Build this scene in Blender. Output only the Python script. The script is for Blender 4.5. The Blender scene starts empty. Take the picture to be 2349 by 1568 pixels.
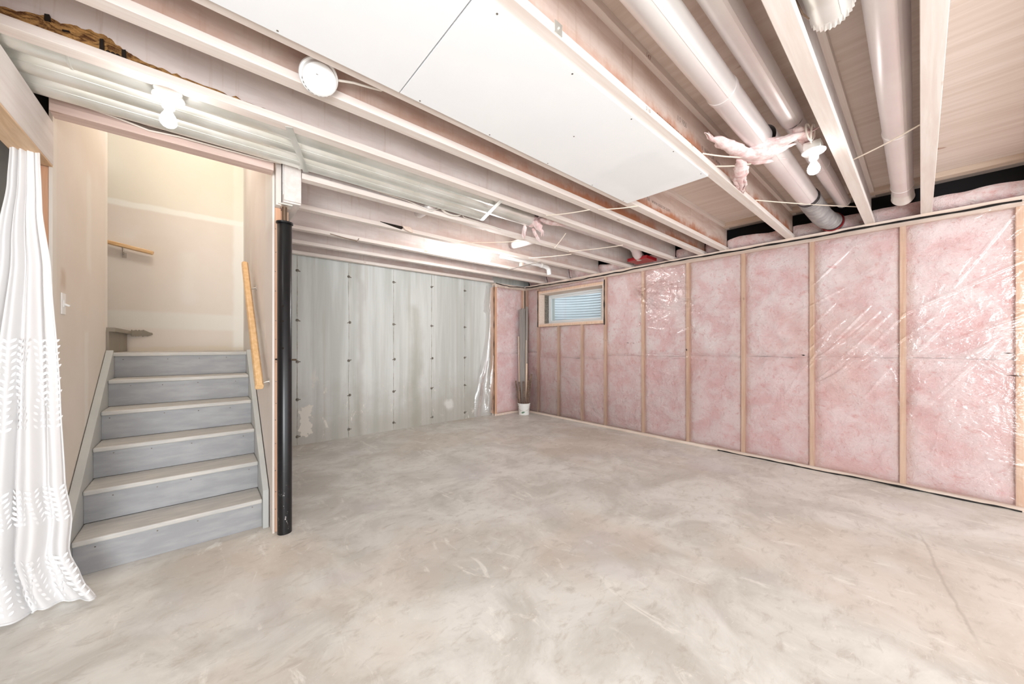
import bpy, math, random
from mathutils import Vector, Matrix, noise, Quaternion
random.seed(11)
S = bpy.context.scene
COL = S.collection

# ------------------------------------------------------------------ camera
cam_data = bpy.data.cameras.new('camera')
cam = bpy.data.objects.new('camera', cam_data)
COL.objects.link(cam)
YAW, H, F = 0.7155, 1.2558, 815.3
cam.location = (0, 0, H)
cam.rotation_euler = (math.pi / 2, 0, -YAW)
cam_data.sensor_fit = 'HORIZONTAL'
cam_data.sensor_width = 36
cam_data.lens = 36 * F / 2349
cam_data.shift_y = 8.9 / 2349
cam_data.clip_start = 0.02
S.camera = cam

# ------------------------------------------------------------------ world, exposure
S.view_settings.view_transform = 'Standard'
S.view_settings.look = 'None'
S.view_settings.gamma = 1.0
S.view_settings.use_curve_mapping = False
S.view_settings.exposure = 0.87
w = bpy.data.worlds.new('world')
S.world = w
w.use_nodes = True
w.node_tree.nodes['Background'].inputs[0].default_value = (0.925, 0.968, 1.0, 1)
w.node_tree.nodes['Background'].inputs[1].default_value = 1.55
S.cycles.use_denoising = True
S.cycles.use_adaptive_sampling = True
S.cycles.adaptive_threshold = 0.03
S.cycles.max_bounces = 8
S.cycles.diffuse_bounces = 5
S.cycles.transparent_max_bounces = 10
S.cycles.sample_clamp_indirect = 6.0
BULB = 430.0          # radiance of the brightest bare bulb, by the concrete wall


def lamp(name, loc, power, size, color=(.95, .975, 1)):
    d = bpy.data.lights.new(name, 'POINT')
    d.energy = power; d.shadow_soft_size = size; d.color = color
    o = bpy.data.objects.new(name, d); o.location = loc
    COL.objects.link(o)
    return o


# unseen fill lamps added behind the camera, and the light at the head of the stairs
lamp('rear_fill_lamp', (0.9, -1.7, 2.15), 14, .20)
lamp('rear_fill_lamp', (2.9, -1.5, 2.15), 14, .20)
lamp('stair_head_lamp', (-0.25, 4.0, 3.7), 15, .10, (1, .985, .95))
# large unseen area light added behind the camera as fill
fd_ = bpy.data.lights.new('rear_fill_area', 'AREA')
fd_.shape = 'DISK'; fd_.size = 1.7; fd_.energy = 92; fd_.color = (.95, .98, 1)
fo = bpy.data.objects.new('rear_fill_area', fd_)
fo.location = (-1.25, -1.8, 1.25)
fo.rotation_euler = (math.radians(113), 0, -YAW)
COL.objects.link(fo)


# ------------------------------------------------------------------ materials
def lin(c):
    r = []
    for v in c:
        v = v / 255.0
        r.append(v / 12.92 if v <= .04045 else ((v + .055) / 1.055) ** 2.4)
    return (r[0], r[1], r[2], 1)


class M:
    """small node-graph writer around one Principled BSDF"""
    def __init__(self, name, rough=.7, metal=0.0, spec=.3):
        self.m = bpy.data.materials.new(name)
        self.m.use_nodes = True
        self.nt = self.m.node_tree
        self.b = self.nt.nodes['Principled BSDF']
        self.out = self.nt.nodes['Material Output']
        self.b.inputs['Roughness'].default_value = rough
        self.b.inputs['Metallic'].default_value = metal
        self.b.inputs['Specular IOR Level'].default_value = spec
        self.pos = self.nt.nodes.new('ShaderNodeNewGeometry').outputs['Position']
        self.h = None

    def n(self, t, **k):
        o = self.nt.nodes.new(t)
        for a, v in k.items(): setattr(o, a, v)
        return o

    def link(self, a, b): self.nt.links.new(a, b)

    def noise(self, scale=5, stretch=(1, 1, 1), detail=4, rough=.55, dist=0.0, off=(0, 0, 0)):
        mp = self.n('ShaderNodeMapping')
        mp.inputs['Scale'].default_value = stretch
        mp.inputs['Location'].default_value = off
        self.link(self.pos, mp.inputs['Vector'])
        t = self.n('ShaderNodeTexNoise')
        t.inputs['Scale'].default_value = scale
        t.inputs['Detail'].default_value = detail
        t.inputs['Roughness'].default_value = rough
        t.inputs['Distortion'].default_value = dist
        self.link(mp.outputs[0], t.inputs['Vector'])
        return t.outputs['Fac']

    def ramp(self, fac, lo, hi, a=0.0, b=1.0):
        r = self.n('ShaderNodeMapRange', interpolation_type='SMOOTHSTEP')
        r.inputs[1].default_value = lo; r.inputs[2].default_value = hi
        r.inputs[3].default_value = a; r.inputs[4].default_value = b
        self.link(fac, r.inputs[0])
        return r.outputs[0]

    def math(self, op, a, b=None):
        o = self.n('ShaderNodeMath', operation=op)
        for i, v in enumerate((a, b)):
            if v is None: continue
            if isinstance(v, (int, float)): o.inputs[i].default_value = v
            else: self.link(v, o.inputs[i])
        return o.outputs[0]

    def mix(self, fac, a, b):
        o = self.n('ShaderNodeMix', data_type='RGBA')
        for i, v in ((0, fac), (6, a), (7, b)):
            if isinstance(v, (int, float)): o.inputs[i].default_value = v
            elif isinstance(v, tuple): o.inputs[i].default_value = v
            else: self.link(v, o.inputs[i])
        return o.outputs[2]

    def xyz(self):
        s = self.n('ShaderNodeSeparateXYZ'); self.link(self.pos, s.inputs[0])
        return s.outputs

    def box(self, ranges, soft=.02, wob=.02, wscale=6):
        """mask of an axis-aligned patch with a wobbling soft edge; ranges {axis:(lo,hi)}"""
        x = self.xyz(); nz = self.noise(wscale, detail=3)
        wv = self.math('MULTIPLY', self.math('SUBTRACT', nz, .5), wob * 4)
        res = None
        for ax, (lo, hi) in ranges.items():
            c = self.math('ADD', x[ax], wv)
            m = self.math('MULTIPLY', self.ramp(c, lo - soft, lo + soft), self.ramp(c, hi - soft, hi + soft, 1, 0))
            res = m if res is None else self.math('MULTIPLY', res, m)
        return res

    def color(self, c):
        if isinstance(c, tuple): self.b.inputs['Base Color'].default_value = c
        else: self.link(c, self.b.inputs['Base Color'])
        return self

    def bump(self, h, strength=.3, dist=.01):
        o = self.n('ShaderNodeBump')
        o.inputs['Strength'].default_value = strength
        o.inputs['Distance'].default_value = dist
        self.link(h, o.inputs['Height'])
        self.link(o.outputs[0], self.b.inputs['Normal'])
        return self


def simple(name, c, rough=.6, metal=0.0, var=.0, scale=8, stretch=(1, 1, 1), c2=None, bump=0.0, spec=.3):
    k = M(name, rough, metal, spec)
    if c2 is not None:
        f = k.noise(scale, stretch, 5)
        k.color(k.mix(k.ramp(f, .35, .68), lin(c), lin(c2)))
        if bump: k.bump(f, bump, .004)
    else:
        k.color(lin(c))
    return k.m


def wood(name, c1, c2, axis=0, scale=3, rough=.65, knots=True, bump=.15):
    st = [14, 14, 14]; st[axis] = .8
    k = M(name, rough, 0, .25)
    g = k.noise(scale, tuple(st), 5, .6, .4)
    c = k.mix(k.ramp(g, .33, .7), lin(c1), lin(c2))
    if knots:
        st2 = [3, 3, 3]; st2[axis] = 1.3
        kn = k.ramp(k.noise(3.1, tuple(st2), 2), .70, .76)
        c = k.mix(k.math('MULTIPLY', kn, .6), c, lin((150, 105, 75)))
    k.color(c)
    k.bump(g, bump, .002)
    return k.m


MAT = {}


def concrete_floor():
    k = M('floor_concrete', .42, 0, .35)
    big = k.noise(.55, detail=4, rough=.6)
    mid = k.noise(2.1, detail=6, rough=.65, dist=.6)
    fine = k.noise(9, (1, 1.8, 1), 6, .7, .5)
    sw = k.noise(3.2, (2.2, .8, 1), 5, .7, 1.2, (3, 1, 0))
    c = k.mix(k.ramp(mid, .34, .66), lin((198, 194, 186)), lin((227, 225, 219)))
    c = k.mix(k.ramp(big, .47, .60, 0, .42), c, lin((206, 190, 174)))
    c = k.mix(k.ramp(sw, .56, .72, 0, .75), c, lin((238, 235, 228)))
    c = k.mix(k.ramp(fine, .50, .72, 0, .55), c, lin((178, 169, 158)))
    fl = k.noise(24, (1, 2.6, 1), 3, .6, .8)
    c = k.mix(k.ramp(fl, .64, .74, 0, .5), c, lin((232, 228, 220)))
    pt = k.noise(1.3, detail=2, off=(7, 2, 0))
    c = k.mix(k.ramp(pt, .58, .7, 0, .35), c, lin((204, 200, 203)))
    # a dragged scratch on the right of the slab
    x = k.xyz()
    for off, m, x0, x1, wd, a in ((-.505, .1414, 2.4, 3.7, .012, .32), (-.62, .12, 2.1, 2.75, .010, .2)):
        ly = k.math('ADD', k.math('MULTIPLY', x[0], m), off)
        dd = k.math('ABSOLUTE', k.math('ADD', k.math('SUBTRACT', x[1], ly), k.math('MULTIPLY', k.math('SUBTRACT', mid, .5), .09)))
        ln = k.math('MULTIPLY', k.ramp(dd, 0, wd, 1, 0), k.math('MULTIPLY', k.ramp(x[0], x0, x0 + .2), k.ramp(x[0], x1 - .2, x1, 1, 0)))
        c = k.mix(k.math('MULTIPLY', ln, a), c, lin((140, 130, 120)))
    k.color(c)
    k.bump(k.math('ADD', k.math('MULTIPLY', mid, .5), k.math('MULTIPLY', fine, .5)), .22, .006)
    return k.m


def concrete_wall():
    k = M('wall_concrete', .82, 0, .2)
    st = k.noise(1.0, (5.5, 1, .35), 5, .6, .2)
    st2 = k.noise(1.0, (14, 1, .5), 3, .5, 0, (4, 0, 0))
    bl = k.noise(2.6, detail=6, rough=.65)
    x = k.xyz()
    c = k.mix(k.ramp(st, .36, .64), lin((192, 195, 190)), lin((214, 216, 213)))
    c = k.mix(k.ramp(st2, .55, .72, 0, .40), c, lin((182, 177, 165)))
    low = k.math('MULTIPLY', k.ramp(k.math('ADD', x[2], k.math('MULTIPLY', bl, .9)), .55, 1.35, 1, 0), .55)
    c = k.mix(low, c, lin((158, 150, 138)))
    ef = k.ramp(k.noise(5.5, (1, 1, .5), 6, .75, .8, (2, 5, 1)), .585, .68)
    ef = k.math('MULTIPLY', ef, k.ramp(x[2], .35, 1.3, .95, 0))
    c = k.mix(ef, c, lin((222, 217, 208)))
    # damp band between the third and fourth form ties, pale spall by the first
    c = k.mix(k.math('MULTIPLY', k.box({0: (2.42, 2.58), 2: (-.3, 1.9)}, .07, .06, 3), .32), c, lin((150, 143, 120)))
    c = k.mix(k.math('MULTIPLY', k.box({0: (1.62, 1.70), 2: (-.3, 2.6)}, .035, .03, 3), .28), c, lin((140, 130, 114)))
    c = k.mix(k.box({0: (.93, 1.05), 2: (.10, .47)}, .012, .055, 13), c, lin((226, 220, 210)))
    c = k.mix(k.math('MULTIPLY', k.box({0: (3.02, 3.16), 2: (.2, .36)}, .035, .03, 8), .7), c, lin((226, 226, 222)))
    k.color(c)
    k.bump(k.math('ADD', bl, k.math('MULTIPLY', st2, .5)), .25, .006)
    return k.m


def drywall(name, base, base2, masks, mud=(236, 233, 226)):
    k = M(name, .85, 0, .15)
    c = k.mix(k.ramp(k.noise(1.4, detail=4), .35, .65), lin(base), lin(base2))
    for rng, soft, wob, a, col in masks:
        c = k.mix(k.math('MULTIPLY', k.box(rng, soft, wob), a), c, lin(col or mud))
    k.color(c)
    k.bump(k.noise(60, detail=2), .04, .002)
    return k.m


def insulation():
    k = M('pink_fibreglass', .95, 0, .05)
    a = k.noise(4.0, detail=7, rough=.66, dist=.35)
    b = k.noise(13, detail=6, rough=.7, dist=.5, off=(1, 4, 2))
    f = k.noise(34, detail=4, rough=.7, dist=.3, off=(5, 1, 2))
    big = k.noise(1.1, detail=2)
    x = k.xyz()
    c = k.mix(k.ramp(a, .36, .62), lin((244, 211, 210)), lin((253, 239, 238)))
    c = k.mix(k.ramp(b, .52, .70, 0, .6), c, lin((253, 242, 241)))
    c = k.mix(k.ramp(b, .28, .46, .8, 0), c, lin((230, 174, 171)))  # here and next, hollows of the bump noise darkened as painted crevice shade
    c = k.mix(k.ramp(f, .28, .44, .6, 0), c, lin((220, 160, 156)))
    c = k.mix(k.ramp(big, .5, .7, 0, .35), c, lin((240, 204, 194)))
    # the lower row of batts is a deeper pink than the upper row
    c = k.mix(k.ramp(x[2], 1.0, 1.2, .16, 0), c, lin((230, 172, 170)))
    k.color(c)
    k.bump(k.math('ADD', k.math('ADD', a, k.math('MULTIPLY', b, .5)), k.math('MULTIPLY', f, .2)), .8, .045)
    return k.m


def poly_film(name, white=.05, gloss=.10, scale=7.0):
    k = M(name)
    nt = k.nt
    a = k.noise(scale, (1, 1, 1), 3, .5, 1.5)
    b = k.noise(scale * 4, (1, 1, 2.5), 3, .5, .8, (4, 1, 2))
    bm = k.n('ShaderNodeBump')
    bm.inputs['Strength'].default_value = .55; bm.inputs['Distance'].default_value = .012
    k.link(k.math('ADD', a, k.math('MULTIPLY', b, .25)), bm.inputs['Height'])
    tr = k.n('ShaderNodeBsdfTransparent')
    tr.inputs[0].default_value = (.985, .985, .985, 1)
    gl = k.n('ShaderNodeBsdfGlossy'); gl.inputs['Roughness'].default_value = .16
    gl.inputs['Color'].default_value = (1, 1, 1, 1)
    k.link(bm.outputs[0], gl.inputs['Normal'])
    df = k.n('ShaderNodeBsdfDiffuse'); df.inputs[0].default_value = (.9, .88, .88, 1)
    m1 = k.n('ShaderNodeMixShader'); m2 = k.n('ShaderNodeMixShader')
    lw = k.n('ShaderNodeFresnel'); lw.inputs['IOR'].default_value = 1.45
    k.link(bm.outputs[0], lw.inputs['Normal'])
    fac = k.math('ADD', k.math('MULTIPLY', lw.outputs[0], .9), gloss * .3)
    k.link(fac, m1.inputs[0]); k.link(tr.outputs[0], m1.inputs[1]); k.link(gl.outputs[0], m1.inputs[2])
    m2.inputs[0].default_value = white
    k.link(m1.outputs[0], m2.inputs[1]); k.link(df.outputs[0], m2.inputs[2])
    k.link(m2.outputs[0], k.out.inputs['Surface'])
    return k.m


def lace():
    k = M('sheer_curtain', .8)
    df = k.n('ShaderNodeBsdfDiffuse'); df.inputs[0].default_value = lin((249, 249, 250))
    tl = k.n('ShaderNodeBsdfTranslucent'); tl.inputs[0].default_value = lin((250, 250, 250))
    tr = k.n('ShaderNodeBsdfTransparent')
    m1 = k.n('ShaderNodeMixShader'); m2 = k.n('ShaderNodeMixShader')
    m1.inputs[0].default_value = .3; m2.inputs[0].default_value = .05
    k.link(df.outputs[0], m1.inputs[1]); k.link(tl.outputs[0], m1.inputs[2])
    k.link(m1.outputs[0], m2.inputs[1]); k.link(tr.outputs[0], m2.inputs[2])
    k.link(m2.outputs[0], k.out.inputs['Surface'])
    return k.m


def web_mat(name, c1, c2, stain):
    k = M(name, .75, 0, .2)
    a = k.noise(2.2, (1.2, 1, 6), 5, .6, .3)
    v = k.noise(2.0, (18, 1, 1.2), 4, .6)
    c = k.mix(k.ramp(a, .35, .65), lin(c1), lin(c2))
    c = k.mix(k.ramp(v, .55, .75, 0, .3), c, lin((170, 135, 112)))
    x = k.xyz()
    e = k.math('ADD', x[2], k.math('MULTIPLY', k.math('SUBTRACT', k.noise(3, (1.2, 1, 1), 5, .7), .5), .28))
    f = k.ramp(e, 2.435, 2.53, stain, 0)
    # lumber-yard dirt and rust-brown splash is heavier towards the outside wall
    f = k.math('MULTIPLY', f, k.ramp(x[0], .6, 2.6, .35, 1))
    c = k.mix(f, c, lin((182, 118, 84)))
    k.color(c)
    k.bump(v, .1, .002)
    return k.m


def black_steel():
    k = M('black_painted_steel', .32, 0, .5)
    x = k.xyz()
    s = k.ramp(k.noise(26, (1, 1, .7), 5, .7, .6), .60, .66)
    s = k.math('MULTIPLY', s, k.ramp(x[2], .02, .55, 1, 0))
    k.color(k.mix(s, lin((16, 15, 18)), lin((176, 172, 168))))
    k.bump(s, .1, .001)
    return k.m


def galvanised():
    k = M('galvanised_steel', .36, .7, .5)
    a = k.noise(5, (1, 1, 1), 3)
    k.color(k.mix(k.ramp(a, .35, .65), lin((230, 231, 224)), lin((243, 244, 240))))
    k.link(k.ramp(a, .3, .7, .28, .44), k.b.inputs['Roughness'])
    return k.m


def emis(name, col, s):
    k = M(name)
    e = k.n('ShaderNodeEmission'); e.inputs[0].default_value = col; e.inputs[1].default_value = s
    k.link(e.outputs[0], k.out.inputs['Surface'])
    return k.m


def glass():
    k = M('window_glass')
    tr = k.n('ShaderNodeBsdfTransparent'); tr.inputs[0].default_value = (.96, .985, .99, 1)
    gl = k.n('ShaderNodeBsdfGlossy'); gl.inputs['Roughness'].default_value = .02
    mx = k.n('ShaderNodeMixShader'); mx.inputs[0].default_value = .07
    k.link(tr.outputs[0], mx.inputs[1]); k.link(gl.outputs[0], mx.inputs[2])
    k.link(mx.outputs[0], k.out.inputs['Surface'])
    return k.m


MAT['floor'] = concrete_floor()
MAT['conc'] = concrete_wall()
MAT['fin'] = simple('concrete_fin', (160, 155, 144), .85, c2=(190, 186, 176), scale=20)
MAT['tie'] = simple('form_tie_steel', (140, 134, 124), .6, .2, c2=(100, 94, 86), scale=40)
MAT['pink'] = insulation()
MAT['film'] = poly_film('clear_poly_film')
MAT['film_loose'] = poly_film('hanging_poly_film', .16, .2, 4)
MAT['stud'] = wood('spruce_stud', (222, 186, 158), (236, 208, 186), 2)
MAT['stud_warm'] = wood('spruce_stud_warm', (214, 164, 132), (226, 184, 154), 2)
MAT['plate'] = wood('spruce_plate', (222, 200, 184), (236, 220, 208), 1)
MAT['flange'] = wood('joist_flange', (224, 210, 202), (235, 226, 219), 0, 2.2, .7)
MAT['web'] = web_mat('joist_web', (206, 197, 194), (220, 212, 209), .3)
MAT['web_stained'] = web_mat('joist_web_stained', (204, 180, 168), (220, 202, 192), .95)
MAT['subfloor'] = wood('plywood_subfloor', (214, 198, 186), (226, 213, 203), 1, 1.6, .75, True, .1)
MAT['nailer'] = wood('nailer_strip', (206, 184, 166), (222, 204, 188), 1)
MAT['beam'] = wood('laminated_beam', (214, 205, 200), (224, 217, 213), 1, 2, .75, False)
MAT['header'] = wood('stair_header_lumber', (206, 180, 170), (220, 198, 188), 0, 2, .75)
MAT['beam_under'] = wood('beam_edge_veneer', (206, 172, 138), (222, 192, 160), 1, 4, .7, False)
MAT['osb'] = None
k = M('torn_strand_board', .85)
fo = k.noise(30, (.5, 1, 1.5), 5, .7, 1.5)
k.color(k.mix(k.ramp(fo, .35, .62), lin((92, 56, 30)), lin((196, 150, 92)))); k.bump(fo, .8, .01)
MAT['osb'] = k.m
MAT['dark'] = simple('dark_hole', (34, 26, 20), .9)
MAT['black'] = simple('black_sealant', (26, 22, 20), .5)
MAT['black_poly'] = simple('black_rim_poly', (24, 22, 24), .55)
MAT['ceil_board'] = drywall('ceiling_drywall', (243, 244, 246), (246, 247, 248), [
    ({0: (1.95, 2.45), 1: (1.0, 1.4)}, .05, .05, .2, (222, 224, 224))])
MAT['galv'] = galvanised()
MAT['duct'] = simple('dull_galvanised_duct', (234, 226, 225), .38, .45, c2=(240, 236, 233), scale=3, spec=.5)
MAT['flexduct'] = simple('grey_flexible_duct', (150, 146, 146), .55, c2=(172, 168, 166), scale=14)
MAT['tape'] = simple('black_duct_tape', (44, 42, 44), .4)
MAT['red'] = simple('red_sheathing_tape', (150, 18, 28), .35)
MAT['white_pl'] = simple('white_plastic', (246, 246, 245), .35, spec=.5)
MAT['porcelain'] = simple('white_porcelain', (242, 241, 238), .25, spec=.5)
MAT['twine'] = simple('cream_twine', (236, 222, 206), .8)
MAT['cable'] = simple('white_cable', (236, 228, 218), .5)
MAT['cable_dk'] = simple('grey_cable', (120, 108, 98), .6)
MAT['tread'] = simple('grey_tread_paint', (184, 182, 178), .5, c2=(200, 196, 190), scale=3, stretch=(2, 10, 10), bump=.1, spec=.35)
MAT['riser'] = simple('blue_grey_riser_paint', (152, 152, 154), .5, c2=(166, 166, 167), scale=2.5, stretch=(2, 8, 8), spec=.35)
MAT['stringer'] = simple('grey_stringer_paint', (182, 184, 182), .5, c2=(194, 194, 190), scale=3, spec=.35)
MAT['old_paint'] = simple('dull_taupe_riser', (150, 142, 130), .7, c2=(160, 152, 140), scale=3)
MAT['rail'] = wood('birch_handrail', (214, 172, 122), (228, 192, 146), 1, 3, .35, False, .05)
MAT['railx'] = wood('birch_handrail_end', (214, 172, 122), (228, 192, 146), 0, 3, .35, False, .05)
MAT['nickel'] = simple('nickel_bracket', (196, 190, 182), .3, .8)
MAT['steel_black'] = black_steel()
MAT['screw'] = simple('bare_screw_steel', (120, 100, 84), .4, .8)
MAT['lace'] = lace()
MAT['leaf'] = simple('embroidery_thread', (252, 252, 252), .75)
MAT['pail'] = simple('white_pail_plastic', (236, 236, 232), .4, spec=.5)
MAT['green'] = simple('green_pail_print', (96, 130, 104), .5)
MAT['strip'] = simple('grey_brown_vinyl_strip', (96, 80, 70), .42, c2=(120, 104, 92), scale=3, stretch=(30, 30, .6), spec=.7)
MAT['lath'] = simple('weathered_lath', (92, 70, 58), .8, c2=(126, 104, 90), scale=8, stretch=(6, 6, 1))
MAT['stick'] = wood('pale_stick', (226, 192, 160), (238, 212, 186), 2, 3, .6, False)
MAT['vinyl'] = simple('white_vinyl_frame', (232, 236, 238), .35, spec=.5)
MAT['glass'] = glass()
MAT['well'] = simple('galvanised_well', (232, 239, 245), .45, .0, spec=.5)
MAT['gravel'] = simple('well_gravel', (150, 144, 136), .9, c2=(96, 92, 88), scale=60, bump=.5)
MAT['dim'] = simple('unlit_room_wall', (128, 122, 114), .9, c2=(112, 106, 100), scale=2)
MAT['ink'] = simple('stamp_ink', (128, 92, 76), .8)
MAT['ink_grey'] = simple('stamp_ink_grey', (132, 112, 104), .8)
MAT['bulb'] = emis('lit_bulb', (1, .99, .975, 1), BULB)
MAT['bulb_stairs'] = emis('lit_bulb_stairs', (1, .985, .96, 1), BULB * .06)
MAT['bulb_dim'] = emis('lit_bulb_dim', (1, .99, .97, 1), BULB * .03)
TAN, TAN2 = (225, 215, 204), (230, 221, 212)
MAT['dw_left'] = drywall('drywall_stair_left', TAN, TAN2, [
    ({1: (3.55, 3.64), 2: (.6, 1.35)}, .025, .02, .55, None), ({1: (3.6, 3.72), 2: (1.75, 2.4)}, .04, .02, .5, None),
    ({1: (2.86, 2.96), 2: (0, 3.9)}, .02, .01, .4, None), ({1: (3.02, 3.12), 2: (1.56, 1.66)}, .03, .02, .45, (186, 160, 132)),
    ({1: (4.18, 4.3), 2: (1.2, 3.9)}, .03, .01, .4, None)])
MAT['dw_back'] = drywall('drywall_stair_back', TAN, TAN2, [
    ({0: (-.9, .34), 2: (1.43, 1.60)}, .02, .006, .9, (232, 229, 222)), ({0: (.26, .4), 2: (1.2, 3.9)}, .02, .01, .9, (236, 233, 226)),
    ({0: (-.9, .4), 2: (2.62, 2.68)}, .012, .01, .95, (240, 238, 230)), ({0: (-.9, .4), 2: (2.68, 3.9)}, .02, .01, .55, (232, 228, 210)),  # upper wall tinted white-yellow: light from above put into the colour
    ({0: (-.18, -.06), 2: (1.7, 2.25)}, .05, .03, .35, None), ({0: (-.62, -.52), 2: (2.28, 2.36)}, .05, .03, .4, None),
    ({0: (-.9, .4), 2: (1.2, 1.25)}, .012, .015, .5, (226, 214, 194))])
MAT['dw_right'] = drywall('drywall_stair_right', (218, 207, 199), (225, 215, 208), [
    ({1: (4.95, 5.2), 2: (1.2, 3.9)}, .03, .01, .8, (234, 230, 224)), ({1: (3.2, 5.0), 2: (1.2, 1.42)}, .04, .02, .5, None),
    ({1: (2.8, 3.2), 2: (2.1, 2.6)}, .05, .03, .7, (232, 228, 222)), ({1: (4.2, 4.35), 2: (1.3, 2.2)}, .05, .02, .35, None)])


# ------------------------------------------------------------------ mesh helpers
class MB:
    def __init__(self):
        self.v, self.f = [], []

    def add(self, vs, fs):
        o = len(self.v)
        self.v += [tuple(p) for p in vs]
        self.f += [tuple(i + o for i in q) for q in fs]
        return self

    def box(self, x0, x1, y0, y1, z0, z1):
        return self.add([(x0, y0, z0), (x1, y0, z0), (x1, y1, z0), (x0, y1, z0), (x0, y0, z1), (x1, y0, z1), (x1, y1, z1), (x0, y1, z1)],
                        [(3, 2, 1, 0), (4, 5, 6, 7), (0, 1, 5, 4), (1, 2, 6, 5), (2, 3, 7, 6), (3, 0, 4, 7)])

    def bar(self, p, q, w, h, up=(0, 0, 1)):
        p, q = Vector(p), Vector(q)
        d = (q - p).normalized(); u = Vector(up)
        s = d.cross(u)
        if s.length < 1e-4: s = d.cross(Vector((1, 0, 0)))
        s.normalize(); u = s.cross(d)
        a, b = s * w / 2, u * h / 2
        return self.add([p - a - b, p + a - b, p + a + b, p - a + b, q - a - b, q + a - b, q + a + b, q - a + b],
                        [(3, 2, 1, 0), (4, 5, 6, 7), (0, 1, 5, 4), (1, 2, 6, 5), (2, 3, 7, 6), (3, 0, 4, 7)])

    def tube(self, pts, r, n=10, cap=True):
        pts = [Vector(p) for p in pts]
        rs = r if isinstance(r, (list, tuple)) else [r] * len(pts)
        o = len(self.v)
        prev = None
        for i, p in enumerate(pts):
            d = (pts[min(i + 1, len(pts) - 1)] - pts[max(i - 1, 0)]).normalized()
            if prev is None:
                prev = d.orthogonal().normalized()
            else:
                prev = (prev - d * prev.dot(d))
                prev = prev.normalized() if prev.length > 1e-6 else d.orthogonal().normalized()
            b = d.cross(prev)
            for k in range(n):
                a = 2 * math.pi * k / n
                self.v.append(tuple(p + (prev * math.cos(a) + b * math.sin(a)) * rs[i]))
        for i in range(len(pts) - 1):
            for k in range(n):
                a, b = o + i * n + k, o + i * n + (k + 1) % n
                self.f.append((a, b, b + n, a + n))
        if cap:
            self.f.append(tuple(o + k for k in reversed(range(n))))
            self.f.append(tuple(o + (len(pts) - 1) * n + k for k in range(n)))
        return self

    def lathe(self, prof, org=(0, 0, 0), axis=(0, 0, 1), n=28, rib=None):
        """prof: list of (radius, distance along axis)"""
        q = Vector((0, 0, 1)).rotation_difference(Vector(axis).normalized())
        org = Vector(org); o = len(self.v)
        for i, (r, h) in enumerate(prof):
            for k in range(n):
                a = 2 * math.pi * k / n
                rr = r + (rib(i, k) if rib else 0)
                self.v.append(tuple(org + q @ Vector((rr * math.cos(a), rr * math.sin(a), h))))
        for i in range(len(prof) - 1):
            for k in range(n):
                a, b = o + i * n + k, o + i * n + (k + 1) % n
                self.f.append((a, b, b + n, a + n))
        return self

    def grid(self, fn, nu, nv):
        o = len(self.v)
        for j in range(nv + 1):
            for i in range(nu + 1):
                self.v.append(tuple(fn(i / nu, j / nv)))
        for j in range(nv):
            for i in range(nu):
                a = o + j * (nu + 1) + i
                self.f.append((a, a + 1, a + nu + 2, a + nu + 1))
        return self

    def prism(self, poly, axis, a0, a1):
        n = len(poly)
        def pt(p, t):
            l = list(p); l.insert(axis, t); return tuple(l)
        vs = [pt(p, a0) for p in poly] + [pt(p, a1) for p in poly]
        fs = [tuple(reversed(range(n))), tuple(range(n, 2 * n))] + [(i, (i + 1) % n, n + (i + 1) % n, n + i) for i in range(n)]
        return self.add(vs, fs)

    def build(self, name, mat, parent=None, smooth=False, bevel=0.0, origin=None, thick=0.0):
        xs, ys, zs = zip(*self.v)
        c = Vector(origin) if origin is not None else Vector(((min(xs) + max(xs)) / 2, (min(ys) + max(ys)) / 2, (min(zs) + max(zs)) / 2))
        me = bpy.data.meshes.new(name)
        me.from_pydata([tuple(Vector(p) - c) for p in self.v], [], self.f)
        me.materials.append(mat if not isinstance(mat, str) else MAT[mat])
        me.update()
        if smooth:
            me.shade_smooth()
            if smooth != 'all':
                me.set_sharp_from_angle(angle=math.radians(40))
        o = bpy.data.objects.new(name, me)
        COL.objects.link(o)
        place(o, c, parent)
        if thick:
            s = o.modifiers.new('thickness', 'SOLIDIFY'); s.thickness = thick; s.offset = 0
        if bevel:
            b = o.modifiers.new('bevel', 'BEVEL'); b.width = bevel; b.segments = 2; b.limit_method = 'ANGLE'
            b.angle_limit = math.radians(40)
        return o


WORLD = {}


def place(o, c, parent):
    c = Vector(c)
    WORLD[o.name] = c
    if parent is not None:
        o.parent = parent
        o.location = c - WORLD[parent.name]
    else:
        o.location = c


def tag(o, label=None, cat=None, group=None, kind=None):
    if label: o['label'] = label
    if cat: o['category'] = cat
    if group: o['group'] = group
    if kind: o['kind'] = kind
    return o


def thing(name, loc, label, cat, group=None):
    o = bpy.data.objects.new(name, None)
    o.empty_display_size = .05
    COL.objects.link(o)
    place(o, loc, None)
    return tag(o, label, cat, group)


def shared(o, name, c, parent):
    """another piece sharing the mesh of o, its centre at c"""
    p = o.copy(); p.name = name
    COL.objects.link(p)
    place(p, c, parent)
    return p


def struct(o, label=None): return tag(o, label, None, None, 'structure')


def N(x, y, z): return noise.noise(Vector((x, y, z)))


def fbm(x, y, z, o=4):
    return noise.fractal(Vector((x, y, z)), 1.0, 2.0, o)


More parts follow.
